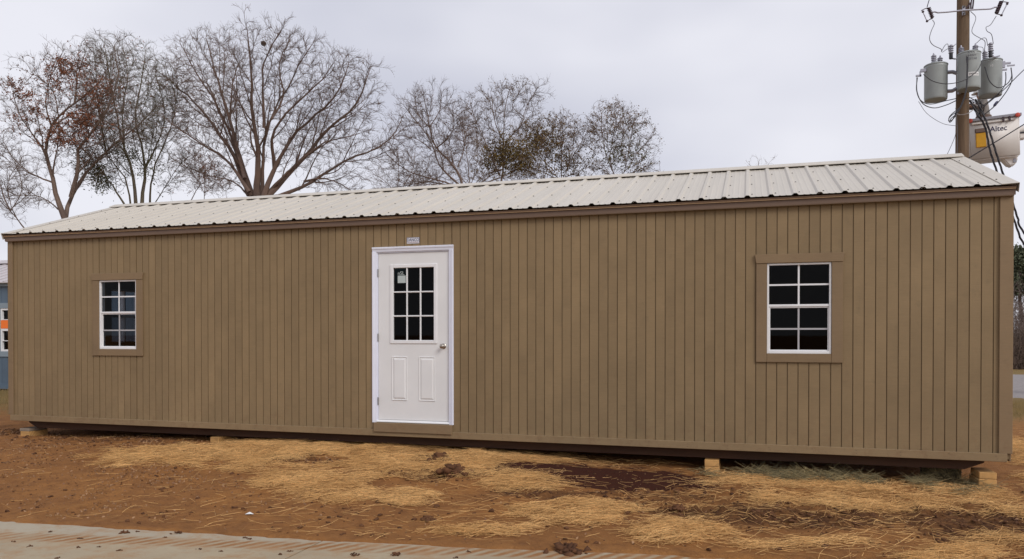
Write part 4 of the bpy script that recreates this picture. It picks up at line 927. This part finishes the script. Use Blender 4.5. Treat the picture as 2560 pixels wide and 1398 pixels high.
wire('thin kinked wire from right fuse down to right transformer', [(1925, 370), (1760, 590), (1640, 660), (1660, 750), (1780, 810), (1860, 1000)], .008, 'wire', Z9, -.15)
wire('short wire arching from left bushing to left arrester', [(670, 1190), (700, 1080), (770, 1040), (830, 1130)], .007, 'wire', Z9, -.1)
wire('short lower wire from left bushing to left arrester', [(690, 1200), (760, 1155), (840, 1160)], .006, 'wire', Z9, -.1)
wire('short wire arching over the middle transformer bushing', [(1460, 1000), (1540, 920), (1640, 915), (1730, 1050)], .007, 'wire', Z9, -.3)
wire('short wire from left arrester to the pole', [(910, 1100), (940, 1050), (1030, 1010)], .006, 'wire', Z9, -.1)
wire('short wire sloping down from middle bushing', [(1500, 1070), (1560, 1130), (1620, 1220)], .006, 'wire', Z9, -.35)
wire('wire rising from the left fuse out of the picture', [(350, -200), (350, 0), (330, 90), (345, 165)], .010, 'cable', Z9, -.24)
wire('wire rising from the right fuse out of the picture', [(2090, -200), (2075, -40), (2065, 40)], .010, 'cable', Z9, -.24)
wire('black loop hanging from left transformer lug to the pole, upper', [(50, 420), (30, 540), (60, 640), (150, 675), (300, 640), (410, 612)], .011, 'cable', Z8, -.15)
wire('black loop hanging from left transformer lug to the pole, lower', [(45, 420), (35, 560), (80, 670), (180, 710), (300, 680), (410, 630)], .011, 'cable', Z8, -.2)
wire('thin grey wire drooping from left transformer to the pole', [(60, 640), (120, 760), (260, 850), (410, 865)], .006, 'wire', Z8, -.2)
wire('black wire swagged across the front of left and middle transformers', [(105, 390), (180, 460), (300, 490), (450, 460), (580, 370), (650, 260)], .010, 'cable', Z8, -.75)
for k, q in enumerate(([(500, 225), (500, 400), (470, 580), (410, 720), (340, 780), (315, 815), (335, 840), (380, 790), (430, 700)], [(508, 228), (488, 520), (440, 680), (350, 760), (318, 800), (328, 832), (390, 780), (420, 710)], [(516, 228), (496, 500), (450, 660), (390, 760), (345, 800), (330, 820), (360, 815), (405, 740)])):
    wire(('leftmost', 'middle', 'rightmost')[k]+' of three black cables looping down the front of the middle transformer', q, .010, 'cable', Z8, -.72)
wire('black cable looping under the right transformer', [(670, 320), (700, 460), (770, 525), (850, 490), (900, 420), (910, 330)], .011, 'cable', Z8, -.3)
wire('black cable dropping from right transformer lug', [(862, 370), (845, 450), (820, 520), (760, 590), (640, 690)], .011, 'cable', Z8, -.2)
wire('black cable with a splice running from right lug towards the bucket', [(912, 330), (890, 480), (770, 660), (655, 770)], .012, 'cable', Z8, -.25)
sp = Z8((770, 662), -.30); s = MB(); s.lathe([(.012, -.08), (.03, -.05), (.032, .04), (.014, .08)], (0, 0, 0), tuple(Z8((740, 700))-Z8((800, 620))), 10); o = s.build('cable_splice', M['navy'], None, smooth=True); o.location = sp; tag(o, 'dark blue splice on the cable right of the worker', 'splice')
wire('thin line running from the pole up to the right', [(640, 705), (820, 545), (1030, 340), (1500, -60)], .011, 'cable', Z8, .0)
wire('straight black line crossing in front of the bucket', [(2421, 396), (2490, 353), (2560, 310), (2760, 190)], .014, 'cable', None, -.35)
wire('thin guy wire slanting down left of the pole', [(2390, 330), (2380, 350), (2361, 392), (2335, 450)], .007, 'wire', None, .05)
wire('thin ground wire running straight down the left face of the pole', [(2389, 270), (2388, 330), (2387, 392), (2386, 470)], .006, 'wire', None, -.1)
wire('left of two twisted black service cables dropping past the bucket', [(2424, 250), (2440, 285), (2458, 320), (2468, 375), (2486, 433), (2528, 549), (2543, 587), (2562, 618), (2700, 820)], .0115, 'cable', None, -.55, 130, 'cable', 'service_cable', 3)
wire('right of two twisted black service cables dropping past the bucket', [(2438, 248), (2452, 280), (2466, 320), (2481, 375), (2502, 441), (2528, 517), (2540, 548), (2562, 590), (2720, 800)], .0115, 'cable', None, -.6, 130, 'cable', 'service_cable', 3)
wire('pale rope tied loosely round the pole', [(400, 750), (430, 770), (480, 765), (520, 745), (570, 710)], .010, 'pale_wire', Z8, -.28)
for k, q in enumerate(([(525, 600), (560, 640), (610, 660), (640, 720)], [(520, 660), (570, 690), (600, 690), (620, 760)], [(530, 700), (560, 720), (600, 740), (640, 800)], [(560, 640), (580, 720), (640, 760), (660, 790)], [(540, 630), (600, 640), (620, 700), (600, 780)], [(525, 640), (580, 660), (640, 690), (655, 740)])):
    wire(('topmost', 'second', 'third', 'fourth', 'fifth', 'lowest')[k]+' of the tangled black leads between pole and worker', q, .011, 'cable', Z8, -.05+.03*k)
wire('pale grey lead in the tangle beside the worker', [(545, 650), (580, 690), (600, 700), (640, 720)], .012, 'pale_wire', Z8, -.2)
wire('bare grey wire between pole and right transformer', [(470, 620), (520, 615), (580, 600), (600, 560)], .006, 'wire', Z8, -.3)

# ---------------------------------------------------------------- bucket lift
BD = PD+.42; bl = ap(2433, 400, .42); brr = ap(2546, 390, .42)
bo = (ap(2488, 396, .42)); BW = 1.10; BH = 1.0; BDp = .62
bk = empty('bucket_lift', (bo[0], bo[1]+.0, bo[2]), 0, 'white fibreglass lift bucket with red pads beside the pole', 'lift bucket')
bk.rotation_euler = (0, -.05, -.06)
def rbox(w0, d0, w1, d1, z0, z1, wall=.03):
    bm = bmesh.new(); lo = [(-w0/2, 0, z0), (w0/2, 0, z0), (w0/2, d0, z0), (-w0/2, d0, z0)]; hi = [(-w1/2, -.03, z1), (w1/2, -.03, z1), (w1/2, d1, z1), (-w1/2, d1, z1)]
    a = [bm.verts.new(v) for v in lo]; b = [bm.verts.new(v) for v in hi]; bm.faces.new(a[::-1])
    for i in range(4): bm.faces.new((a[i], a[(i+1) % 4], b[(i+1) % 4], b[i]))
    ed = [e for e in bm.edges if not e.is_boundary]; bmesh.ops.bevel(bm, geom=ed, offset=.035, segments=4, affect='EDGES', clamp_overlap=True)
    me = bpy.data.meshes.new('basin'); bmesh.ops.recalc_face_normals(bm, faces=bm.faces); bm.to_mesh(me); bm.free()
    for p in me.polygons: p.use_smooth = True
    return me
o = link('basin', rbox(BW*.97, BDp*.97, BW*1.0, BDp, 0, BH), M['fibre'], bk); md = o.modifiers.new('s', 'SOLIDIFY'); md.thickness = .02; md.offset = -1
r_ = MB(); x1 = BW*1.03/2; yb = BDp+.02
for q in ((-x1-.02, x1+.02, -.07, -.02), (-x1-.02, x1+.02, yb-.02, yb+.03)): r_.box(q[0], q[1], q[2], q[3], BH-.05, BH+.02)
for q in ((-x1-.02, -x1+.03), (x1-.03, x1+.02)): r_.box(q[0], q[1], -.0195, yb-.0205, BH-.05, BH+.02)
r_.build('rim', M['rim'], bk, bevel=.008)
MB().box(-x1+.10, x1-.10, -.062, -.035, BH-.13, BH-.085).build('rail', M['fibre'], bk, bevel=.006)
for xx in (-x1+.06, x1-.07): MB().lathe([(.02, 0), (.05, .01), (.055, .03), (.05, .05), (.02, .06)], (xx, -.06, BH-.03), (0, -1, 0), 12).build('pad', M['red'], bk, smooth=True)
for xx in (.20, .33): MB().box(xx-.02, xx+.02, -.085, -.06, BH-.15, BH-.03).build('hook', M['brownins'], bk, bevel=.004)
MB().box(-.40, -.18, -.055, -.018, .30, .66).build('pouch', M['yellow'], bk, bevel=.012, seg=2); MB().box(-.41, -.17, -.075, -.020, .655, .76).build('tool_pouch', M['leather'], bk, bevel=.012, seg=2)
o = link('lettering', text_mesh('Altec', .185, .002), M['navy'], bk); o.location = (.10, -.026, .71); o.rotation_euler = (PI/2+.03, 0, 0); o.scale = (.93, 1, 1)
e = MB()
for q in ((-.20, -.185, .65, .77), (-.105, -.09, .65, .77), (-.185, -.105, .755, .77), (-.185, -.105, .65, .662)): e.box(q[0], q[1], -.029, -.024, q[2], q[3])
e.build('emblem', M['pale_wire'], bk)
MB().prism([(.16, .02), (.50, .02), (.50, -.10), (.42, -.20), (.32, -.20), (.26, -.12)], .12, .42, 'y').build('levelling_bracket', M['fibre'], bk, bevel=.03, seg=3)
MB().box(.40, .47, .10, .13, -.13, -.04).build('vent', M['rim'], bk); 
MB().tube([(BW/2-.02, .30, .66), (BW/2+.20, .30, .68), (BW/2+3.2, .30, .85)], .10, 16).build('boom', M['fibre'], bk, smooth=True)
MB().box(BW/2+.02, BW/2+.16, .18, .40, .44, .60).build('pivot', M['fibre'], bk, bevel=.02, seg=2); MB().box(BW/2+.02, BW/2+.2, .17, .41, .565, .60).build('pivot_plate', M['cable'], bk)
MB().tube([(BW/2+3.1, .30, .83), (BW/2+3.6, .30, .4), (BW/2+1.6, .3, -3.6)], [.13, .15, .17], 14).build('lower_boom', M['fibre'], bk, smooth=True)
MB().tube([(BW/2+1.6, .3, -3.5), (BW/2+1.9, .3, -5.75)], [.26, .42], 14).build('turret', M['fibre'], bk, smooth=True)

# worker in the bucket
wp = ap(2460, 400, .80); fz = bo[2]+.08
me = bpy.data.meshes.new('body')
J = {'pel': (0, 0, .92), 'sp': (-.02, 0, 1.12), 'ch': (-.06, 0, 1.32), 'nk': (-.09, 0, 1.47), 'hd': (-.12, -.01, 1.58), 'top': (-.13, -.01, 1.69),
     'ls': (-.05, -.17, 1.40), 'le': (-.20, -.24, 1.20), 'lw': (-.36, -.12, 1.28), 'rs': (-.05, .17, 1.40), 're': (-.22, .22, 1.30), 'rw': (-.38, .08, 1.42),
     'lh': (.0, -.10, .88), 'lk': (.0, -.11, .48), 'la': (.02, -.11, .06), 'lf': (-.14, -.12, .03), 'rh': (.0, .10, .88), 'rk': (.0, .11, .48), 'ra': (.02, .11, .06), 'rf': (-.14, .12, .03)}
Rr = {'pel': .16, 'sp': .155, 'ch': .17, 'nk': .06, 'hd': .088, 'top': .07, 'ls': .085, 'le': .058, 'lw': .040, 'rs': .085, 're': .058, 'rw': .040, 'lh': .095, 'lk': .07, 'la': .05, 'lf': .04, 'rh': .095, 'rk': .07, 'ra': .05, 'rf': .04}
Eg = [('pel', 'sp'), ('sp', 'ch'), ('ch', 'nk'), ('nk', 'hd'), ('hd', 'top'), ('ch', 'ls'), ('ls', 'le'), ('le', 'lw'), ('ch', 'rs'), ('rs', 're'), ('re', 'rw'), ('pel', 'lh'), ('lh', 'lk'), ('lk', 'la'), ('la', 'lf'), ('pel', 'rh'), ('rh', 'rk'), ('rk', 'ra'), ('ra', 'rf')]
verts = []; radii = []; ids = {}
for k, v in J.items(): ids[k] = len(verts); verts.append(v); radii.append(Rr[k])
edges = [(ids[a], ids[b]) for a, b in Eg]
for wn_, sgn in (('lw', -1), ('rw', 1)):                       # hands: palm, four fingers, thumb
    w0 = np.array(J[wn_]); pi_ = len(verts); verts.append(tuple(w0+[-.06, .02*sgn, .01])); radii.append(.030); edges.append((ids[wn_], pi_))
    for k in range(4):
        b0 = w0+[-.10, .02*sgn+(k-1.5)*.021, .015]; l_ = (.036, .042, .040, .032)[k]
        i0 = len(verts); verts += [tuple(b0), tuple(b0+[-l_, 0, -.008]), tuple(b0+[-l_*1.5, 0, -.035])]; radii += [.0095, .0088, .0078]; edges += [(pi_, i0), (i0, i0+1), (i0+1, i0+2)]
    i0 = len(verts); b0 = w0+[-.055, .02*sgn-.04*1, -.01]; verts += [tuple(b0), tuple(b0+[-.035, .0, -.025])]; radii += [.011, .009]; edges += [(pi_, i0), (i0, i0+1)]
me.from_pydata(verts, edges, []); bo_ = bpy.data.objects.new('body', me); COL.objects.link(bo_)
md = bo_.modifiers.new('skin', 'SKIN'); md.use_smooth_shade = True
for i, r in enumerate(radii): me.skin_vertices[0].data[i].radius = (r, r)
me.skin_vertices[0].data[0].use_root = True
ss = bo_.modifiers.new('sub', 'SUBSURF'); ss.levels = 1; ss.render_levels = 1
dg = bpy.context.evaluated_depsgraph_get(); bm_ = bpy.data.meshes.new_from_object(bo_.evaluated_get(dg)); bpy.data.objects.remove(bo_)
bm_.materials.clear(); bm_.materials.append(M['jacket']); bm_.materials.append(M['skin'])
for p in bm_.polygons:
    c = p.center; p.material_index = 1 if (c.z > 1.48 or (c.x < -.36 and c.z > 1.15)) else 0; p.use_smooth = True
wk = empty('person', (wp[0], wp[1], fz), math.radians(12), 'worker in grey jacket and white hard hat standing in the lift bucket', 'person')
link('body', bm_, None, wk)
MB().lathe([(.135, .0), (.175, -.012), (.178, -.004), (.130, .012), (.122, .06), (.095, .105), (.05, .128), (.001, .134)], (-.125, -.01, 1.63), (-.1, 0, 1), 20).build('hard_hat', M['hat'], wk, smooth=True)
MB().tube([(-.07, -.10, 1.56), (-.03, -.05, 1.52), (-.02, 0, 1.51), (-.03, .05, 1.52), (-.07, .10, 1.56)], .022, 8).build('hair', M['brownins'], wk, smooth=True)
MB().lathe([(.165, -.06), (.175, -.05), (.175, .05), (.165, .06)], (-.015, 0, 1.0), (0, 0, 1), 16).build('tool_belt', M['leather'], wk, smooth=True)

# ---------------------------------------------------------------- loose things on the ground
def lump(bm_r, c, r, rg, squash=.7):
    V = np.array([(1, 0, 0), (-1, 0, 0), (0, 1, 0), (0, -1, 0), (0, 0, 1), (0, 0, -1)], float)
    F = [(0, 2, 4), (2, 1, 4), (1, 3, 4), (3, 0, 4), (2, 0, 5), (1, 2, 5), (3, 1, 5), (0, 3, 5)]
    return V, F
t_ = (1+5**.5)/2; ICO = np.array([(-1, t_, 0), (1, t_, 0), (-1, -t_, 0), (1, -t_, 0), (0, -1, t_), (0, 1, t_), (0, -1, -t_), (0, 1, -t_), (t_, 0, -1), (t_, 0, 1), (-t_, 0, -1), (-t_, 0, 1)])/math.hypot(1, t_)
ICF = np.array([(0, 11, 5), (0, 5, 1), (0, 1, 7), (0, 7, 10), (0, 10, 11), (1, 5, 9), (5, 11, 4), (11, 10, 2), (10, 7, 6), (7, 1, 8), (3, 9, 4), (3, 4, 2), (3, 2, 6), (3, 6, 8), (3, 8, 9), (4, 9, 5), (2, 4, 11), (6, 2, 10), (8, 6, 7), (9, 8, 1)])
def lumps(C_, R_, rg, sq=.65):
    n = len(C_); q = ICO[None]*(1+rg.normal(size=(n, 12, 1))*.34)*R_[:, None, None]*np.stack([rg.uniform(.7, 1.4, n), rg.uniform(.7, 1.4, n), np.full(n, sq)], 1)[:, None, :]
    return (C_[:, None]+q).reshape(-1, 3), (np.arange(n)[:, None, None]*12+ICF[None]).reshape(-1, 3)
rg = np.random.default_rng(202)
def scatter(n, fn, x0, x1, y0, y1, rg):
    out = []
    while sum(map(len, out)) < n:
        x = rg.uniform(x0, x1, 20000); y = rg.uniform(y0, y1, 20000); k = rg.random(20000) < fn(x, y); out.append(np.stack([x[k], y[k]], 1))
    return np.concatenate(out)[:n]
offroad = lambda x, y: (y > edge(x)+.06)
p = scatter(7500, lambda x, y: offroad(x, y)*(.04+.96*np.maximum(mask(x, y, MUD), .10*(fbm(x*1.5, y*1.5, 3, 71) > .55))), -1, 13.6, -3.7, .6, rg)
R_ = .003+.019*rg.random(len(p))**4; C_ = np.column_stack([p, ground_z(p[:, 0], p[:, 1])+R_*.25]); V, F = lumps(C_, R_, rg)
m = Mat('clod_soil', (.135, .062, .030), .95, spec=.15); m.mix(m.ramp(m.noise(4, 4, .7, m.pos()), [(.4, (0,)*3), (.65, (1,)*3)]), (.070, .033, .019)); m.bump(m.noise(90, 3, .7, m.pos()), .6, .006); M['clod'] = m.m
tag(link('soil_clods', fast_mesh('soil_clods', V, F), M['clod']), 'dark clods of churned soil scattered over the clay', 'soil', kind='stuff')
# pale flakes of leaf and chaff, mostly towards the left
p = scatter(6000, lambda x, y: offroad(x, y)*np.clip(.9*(1-sstep(2., 8., x))*(.25+(fbm(x*2, y*2, 3, 13) > .5)), .05, 1), -1.5, 13, -3.6, .4, rg)
C_ = np.column_stack([p, ground_z(p[:, 0], p[:, 1])+.006]); V, F = leaves_at(C_, .013, rg)
m = Mat('chaff', (.33, .19, .095), .85); m.mix(m.ramp(m.noise(30, 2, .5, m.pos()), [(.45, (0,)*3), (.6, (1,)*3)]), (.20, .10, .05))
tag(link('leaf_litter', fast_mesh('leaf_litter', V, F), m.m), 'pale crumbs of leaf and chaff strewn over bare clay', 'litter', kind='stuff')
# straw
def straw_mesh(p, rg, lmin, lmax, tilt, lift, r):
    n = len(p); a = rg.normal(.35, .75, n)+PI*(rg.random(n) < .5); Ln = rg.uniform(lmin, lmax, n); D_ = np.stack([np.cos(a), np.sin(a)], 1)
    bend = rg.normal(size=n)*.16; Q = np.stack([-np.sin(a), np.cos(a)], 1); P = np.zeros((n, 4, 3)); tl = np.abs(rg.normal(size=n))*tilt; lf = rg.random(n)**2*lift
    for k, s in enumerate((-.5, -.17, .17, .5)):
        xy = p+D_*(s*Ln)[:, None]+Q*(bend*Ln*(.25-s*s))[:, None]; P[:, k, :2] = xy; P[:, k, 2] = ground_z(xy[:, 0], xy[:, 1])+.004+lf+tl*(s+.5)*Ln
    return tubes(P, np.full(n, 1.)*r*rg.uniform(.7, 1.3, n), np.full(n, .7)*r, 3)
def straw_den(x, y): return offroad(x, y)*np.clip(mask(x, y, STRAW, .6)*(.10+2.6*np.clip(fbm(x*3.2, y*5.2, 4, 91)-.34, 0, 1)), 0, 1)*(1-np.clip(1.4*mask(x, y, WET), 0, .97))
m = Mat('straw', (.88, .55, .235), .75, spec=.3); m.mix(m.ramp(m.noise(1.5, 4, .7, m.pos()), [(.4, (0,)*3), (.65, (1,)*3)]), (.72, .42, .165)); isl = m.n('NewGeometry').outputs['Random Per Island']; m.mix(1., m.ramp(isl, [(0, (.36, .31, .26)), (.4, (.82, .80, .76)), (1, (1.2, 1.2, 1.16))]), 'MULTIPLY'); M['straw'] = m.m
p = scatter(66000, straw_den, -1, 14.5, -3.6, .45, rg); p = np.concatenate([p, scatter(5000, straw_den, 12.3, 15, .45, 6, rg)]); V, F = straw_mesh(p, rg, .04, .20, .08, .03, .00135)
tag(link('straw', fast_mesh('straw', V, F, True), M['straw']), 'loose golden straw matted over the clay in front of the building', 'straw', kind='stuff')
p = scatter(3600, lambda x, y: offroad(x, y)*(1-np.clip(mask(x, y, WET), 0, .8))*np.clip(.05+.9*sstep(6, 10, x)*(fbm(x*1.2, y*1.2, 3, 17) > .42)+.25*(x > 4.5), 0, 1), 1, 13.4, -3.5, .4, rg)
V, F = straw_mesh(p, rg, .03, .22, .12, .012, .0014); tag(link('loose_straw', fast_mesh('loose_straw', V, F, True), M['straw']), 'single stalks of straw strewn over bare mud', 'straw', kind='stuff')
hm = Mat('hay', (.40, .31, .145), .8); hm.mix(hm.ramp(hm.noise(6, 4, .7, hm.pos()), [(.4, (0,)*3), (.65, (1,)*3)]), (.27, .225, .115)); isl = hm.n('NewGeometry').outputs['Random Per Island']; hm.mix(1., hm.ramp(isl, [(0, (.25,)*3), (1, (1.1,)*3)]), 'MULTIPLY'); M['hay'] = hm.m
HAY = [(9.9, -.05, .45, .1, 0, -.22, .9), (10.45, .02, .5, .1, 0, -.30, 1.), (10.95, -.05, .4, .1, 0, -.22, .7), (11.55, -.05, .5, .1, 0, -.30, 1.)]
p = scatter(3000, lambda x, y: mask(x, y, HAY)*np.clip(3*(fbm(x*4, y*4, 3, 19)-.35), 0, 1), 9.2, 12.4, -.6, .35, rg); V, F = straw_mesh(p, rg, .05, .20, .28, .04, .0020)
tag(link('hay', fast_mesh('hay', V, F, True), M['hay']), 'grey-green hay drifted along the foot of the building', 'hay', kind='stuff')
# the hay bundle under the right end
c = np.array([11.72, .42, .115]); n = 1500; q = rg.normal(size=(n, 3)); q /= np.linalg.norm(q, axis=1, keepdims=True); q *= np.array([.17, .13, .085])*rg.uniform(.8, 1.05, (n, 1)); tt = np.cross(q, rg.normal(size=(n, 3))); tt /= np.linalg.norm(tt, axis=1, keepdims=True)
P = np.stack([q-tt*.07, q*1.06, q+tt*.07], 1); V, F = tubes(P, np.full(n, .003), np.full(n, .002), 3); o = link('hay_bundle', fast_mesh('hay_bundle', V, F), M['hay']); o.location = c
tag(o, 'clump of grey-green hay tucked under the building by the right corner block', 'hay')
# dry grass left and right of the building
def grass_patch(n, fn, box, hmin, hmax, r, name, label, mat, rg):
    p = scatter(n, fn, *box, rg); P = np.zeros((n, 3, 3)); a = rg.normal(size=(n, 2))*.35; h = rg.uniform(hmin, hmax, n)
    for k, s in enumerate((0, .5, 1.)): P[:, k, :2] = p+a*(s**1.5*h)[:, None]; P[:, k, 2] = ground_z(p[:, 0], p[:, 1])+s*h
    V, F = tubes(P, np.full(n, r), np.full(n, r*.3), 3); tag(link(name, fast_mesh(name, V, F), mat), label, 'grass', kind='stuff')
gm_ = Mat('dry_grass', (.29, .20, .075), .85); gm_.mix(gm_.ramp(gm_.noise(1.2, 3, .6, gm_.pos()), [(.4, (0,)*3), (.65, (1,)*3)]), (.22, .16, .065)); M['grass'] = gm_.m
grass_patch(9000, lambda x, y: sstep(1.8, 4.2, y), (-10.5, -.3, 1.5, 7.3), .03, .11, .004, 'dry_grass', 'short yellow grass in front of the blue shed', M['grass'], rg)
grass_patch(7000, lambda x, y: sstep(6.5, 9, y)*(1-sstep(10.6, 11.4, y)), (12.4, 17.5, 6, 11.5), .03, .10, .004, 'verge_grass', 'strip of thin grass before the gravel lot at right', M['grass'], rg)
# single clods and litter one can point at
def clod(x, y, r, label, seed, mat='clod', group=None, zb=None):
    rg_ = np.random.default_rng(seed); n = 130 if r > .04 else 14; z = zb if zb is not None else float(ground_z(np.array([x]), np.array([y]))[0])
    q = rg_.normal(size=(n, 3))*np.array([.55, .45, .2])*r; q[:, 2] = np.abs(q[:, 2])*np.exp(-(q[:, 0]/r)**2)+r*.05; V, F = lumps(q, r*rg_.uniform(.10, .36, n), rg_, .8)
    o = link('dirt_clod', fast_mesh('dirt_clod', V, F), M[mat]); o.location = (x, y, z); return tag(o, label, 'clod', group)
clod(8.66, -3.085, .085, 'crumbly dark dirt clod on the edge of the concrete, largest of all', 1)
clod(7.43, -2.62, .045, 'round brown dirt clod alone on bare clay below the door', 2)
clod(6.62, -.45, .11, 'broad dark heap of dug soil in the straw right of the door', 3)
clod(7.05, -1.12, .12, 'long dark heap of churned soil in the middle of the straw', 4)
clod(11.2, -2.2, .05, 'dark clod beside the bright straw at the lower right', 5)
clod(9.3, -1.75, .05, 'dark clod in the mud between the two bright straw patches', 6)
def gz0(x, y):
    d = ray(x, y); return CAM+d*((0-CAM[2])/d[2])
spots = [(312, 1333), (446, 1334), (199, 1347), (126, 1330), (414, 1344), (613, 1345), (247, 1368), (500, 1373), (885, 1388), (990, 1389), (36, 1355), (724, 1379), (195, 1369), (553, 1379), (343, 1330), (625, 1348), (142, 1396), (1142, 1395), (1170, 1380), (297, 1377), (76, 1366), (700, 1387)]
for i, (x, y) in enumerate(spots):
    g = gz0(x, y); big = i in (0, 1, 8, 9)
    lab = {0: 'dark dirt clod on clean concrete near the left, left of a pair', 1: 'dark dirt clod on clean concrete near the left, right of a pair', 8: 'greenish dirt clod on the road right of the slab joint', 9: 'flat dirt clod on the road beyond the slab joint'}.get(i, 'tiny dark dirt crumb on the concrete road')
    clod(g[0], g[1], .036 if big else .017, lab, 30+i, 'clod', None if big else 'dirt crumbs on the road', 0.0)
s = MB(); s.add([(-.035, -.012, .004), (.02, -.02, .012), (.038, .008, .006), (.0, .02, .016), (-.03, .014, .010), (0, 0, .024)], [(0, 1, 5), (1, 2, 5), (2, 3, 5), (3, 4, 5), (4, 0, 5), (0, 4, 3, 2, 1)])
o = s.build('litter_scrap', M['hat']); o.location = (5.95, -2.88, float(ground_z(np.array([5.95]), np.array([-2.88]))[0])); tag(o, 'small crumpled white scrap of litter on the bare clay', 'litter')
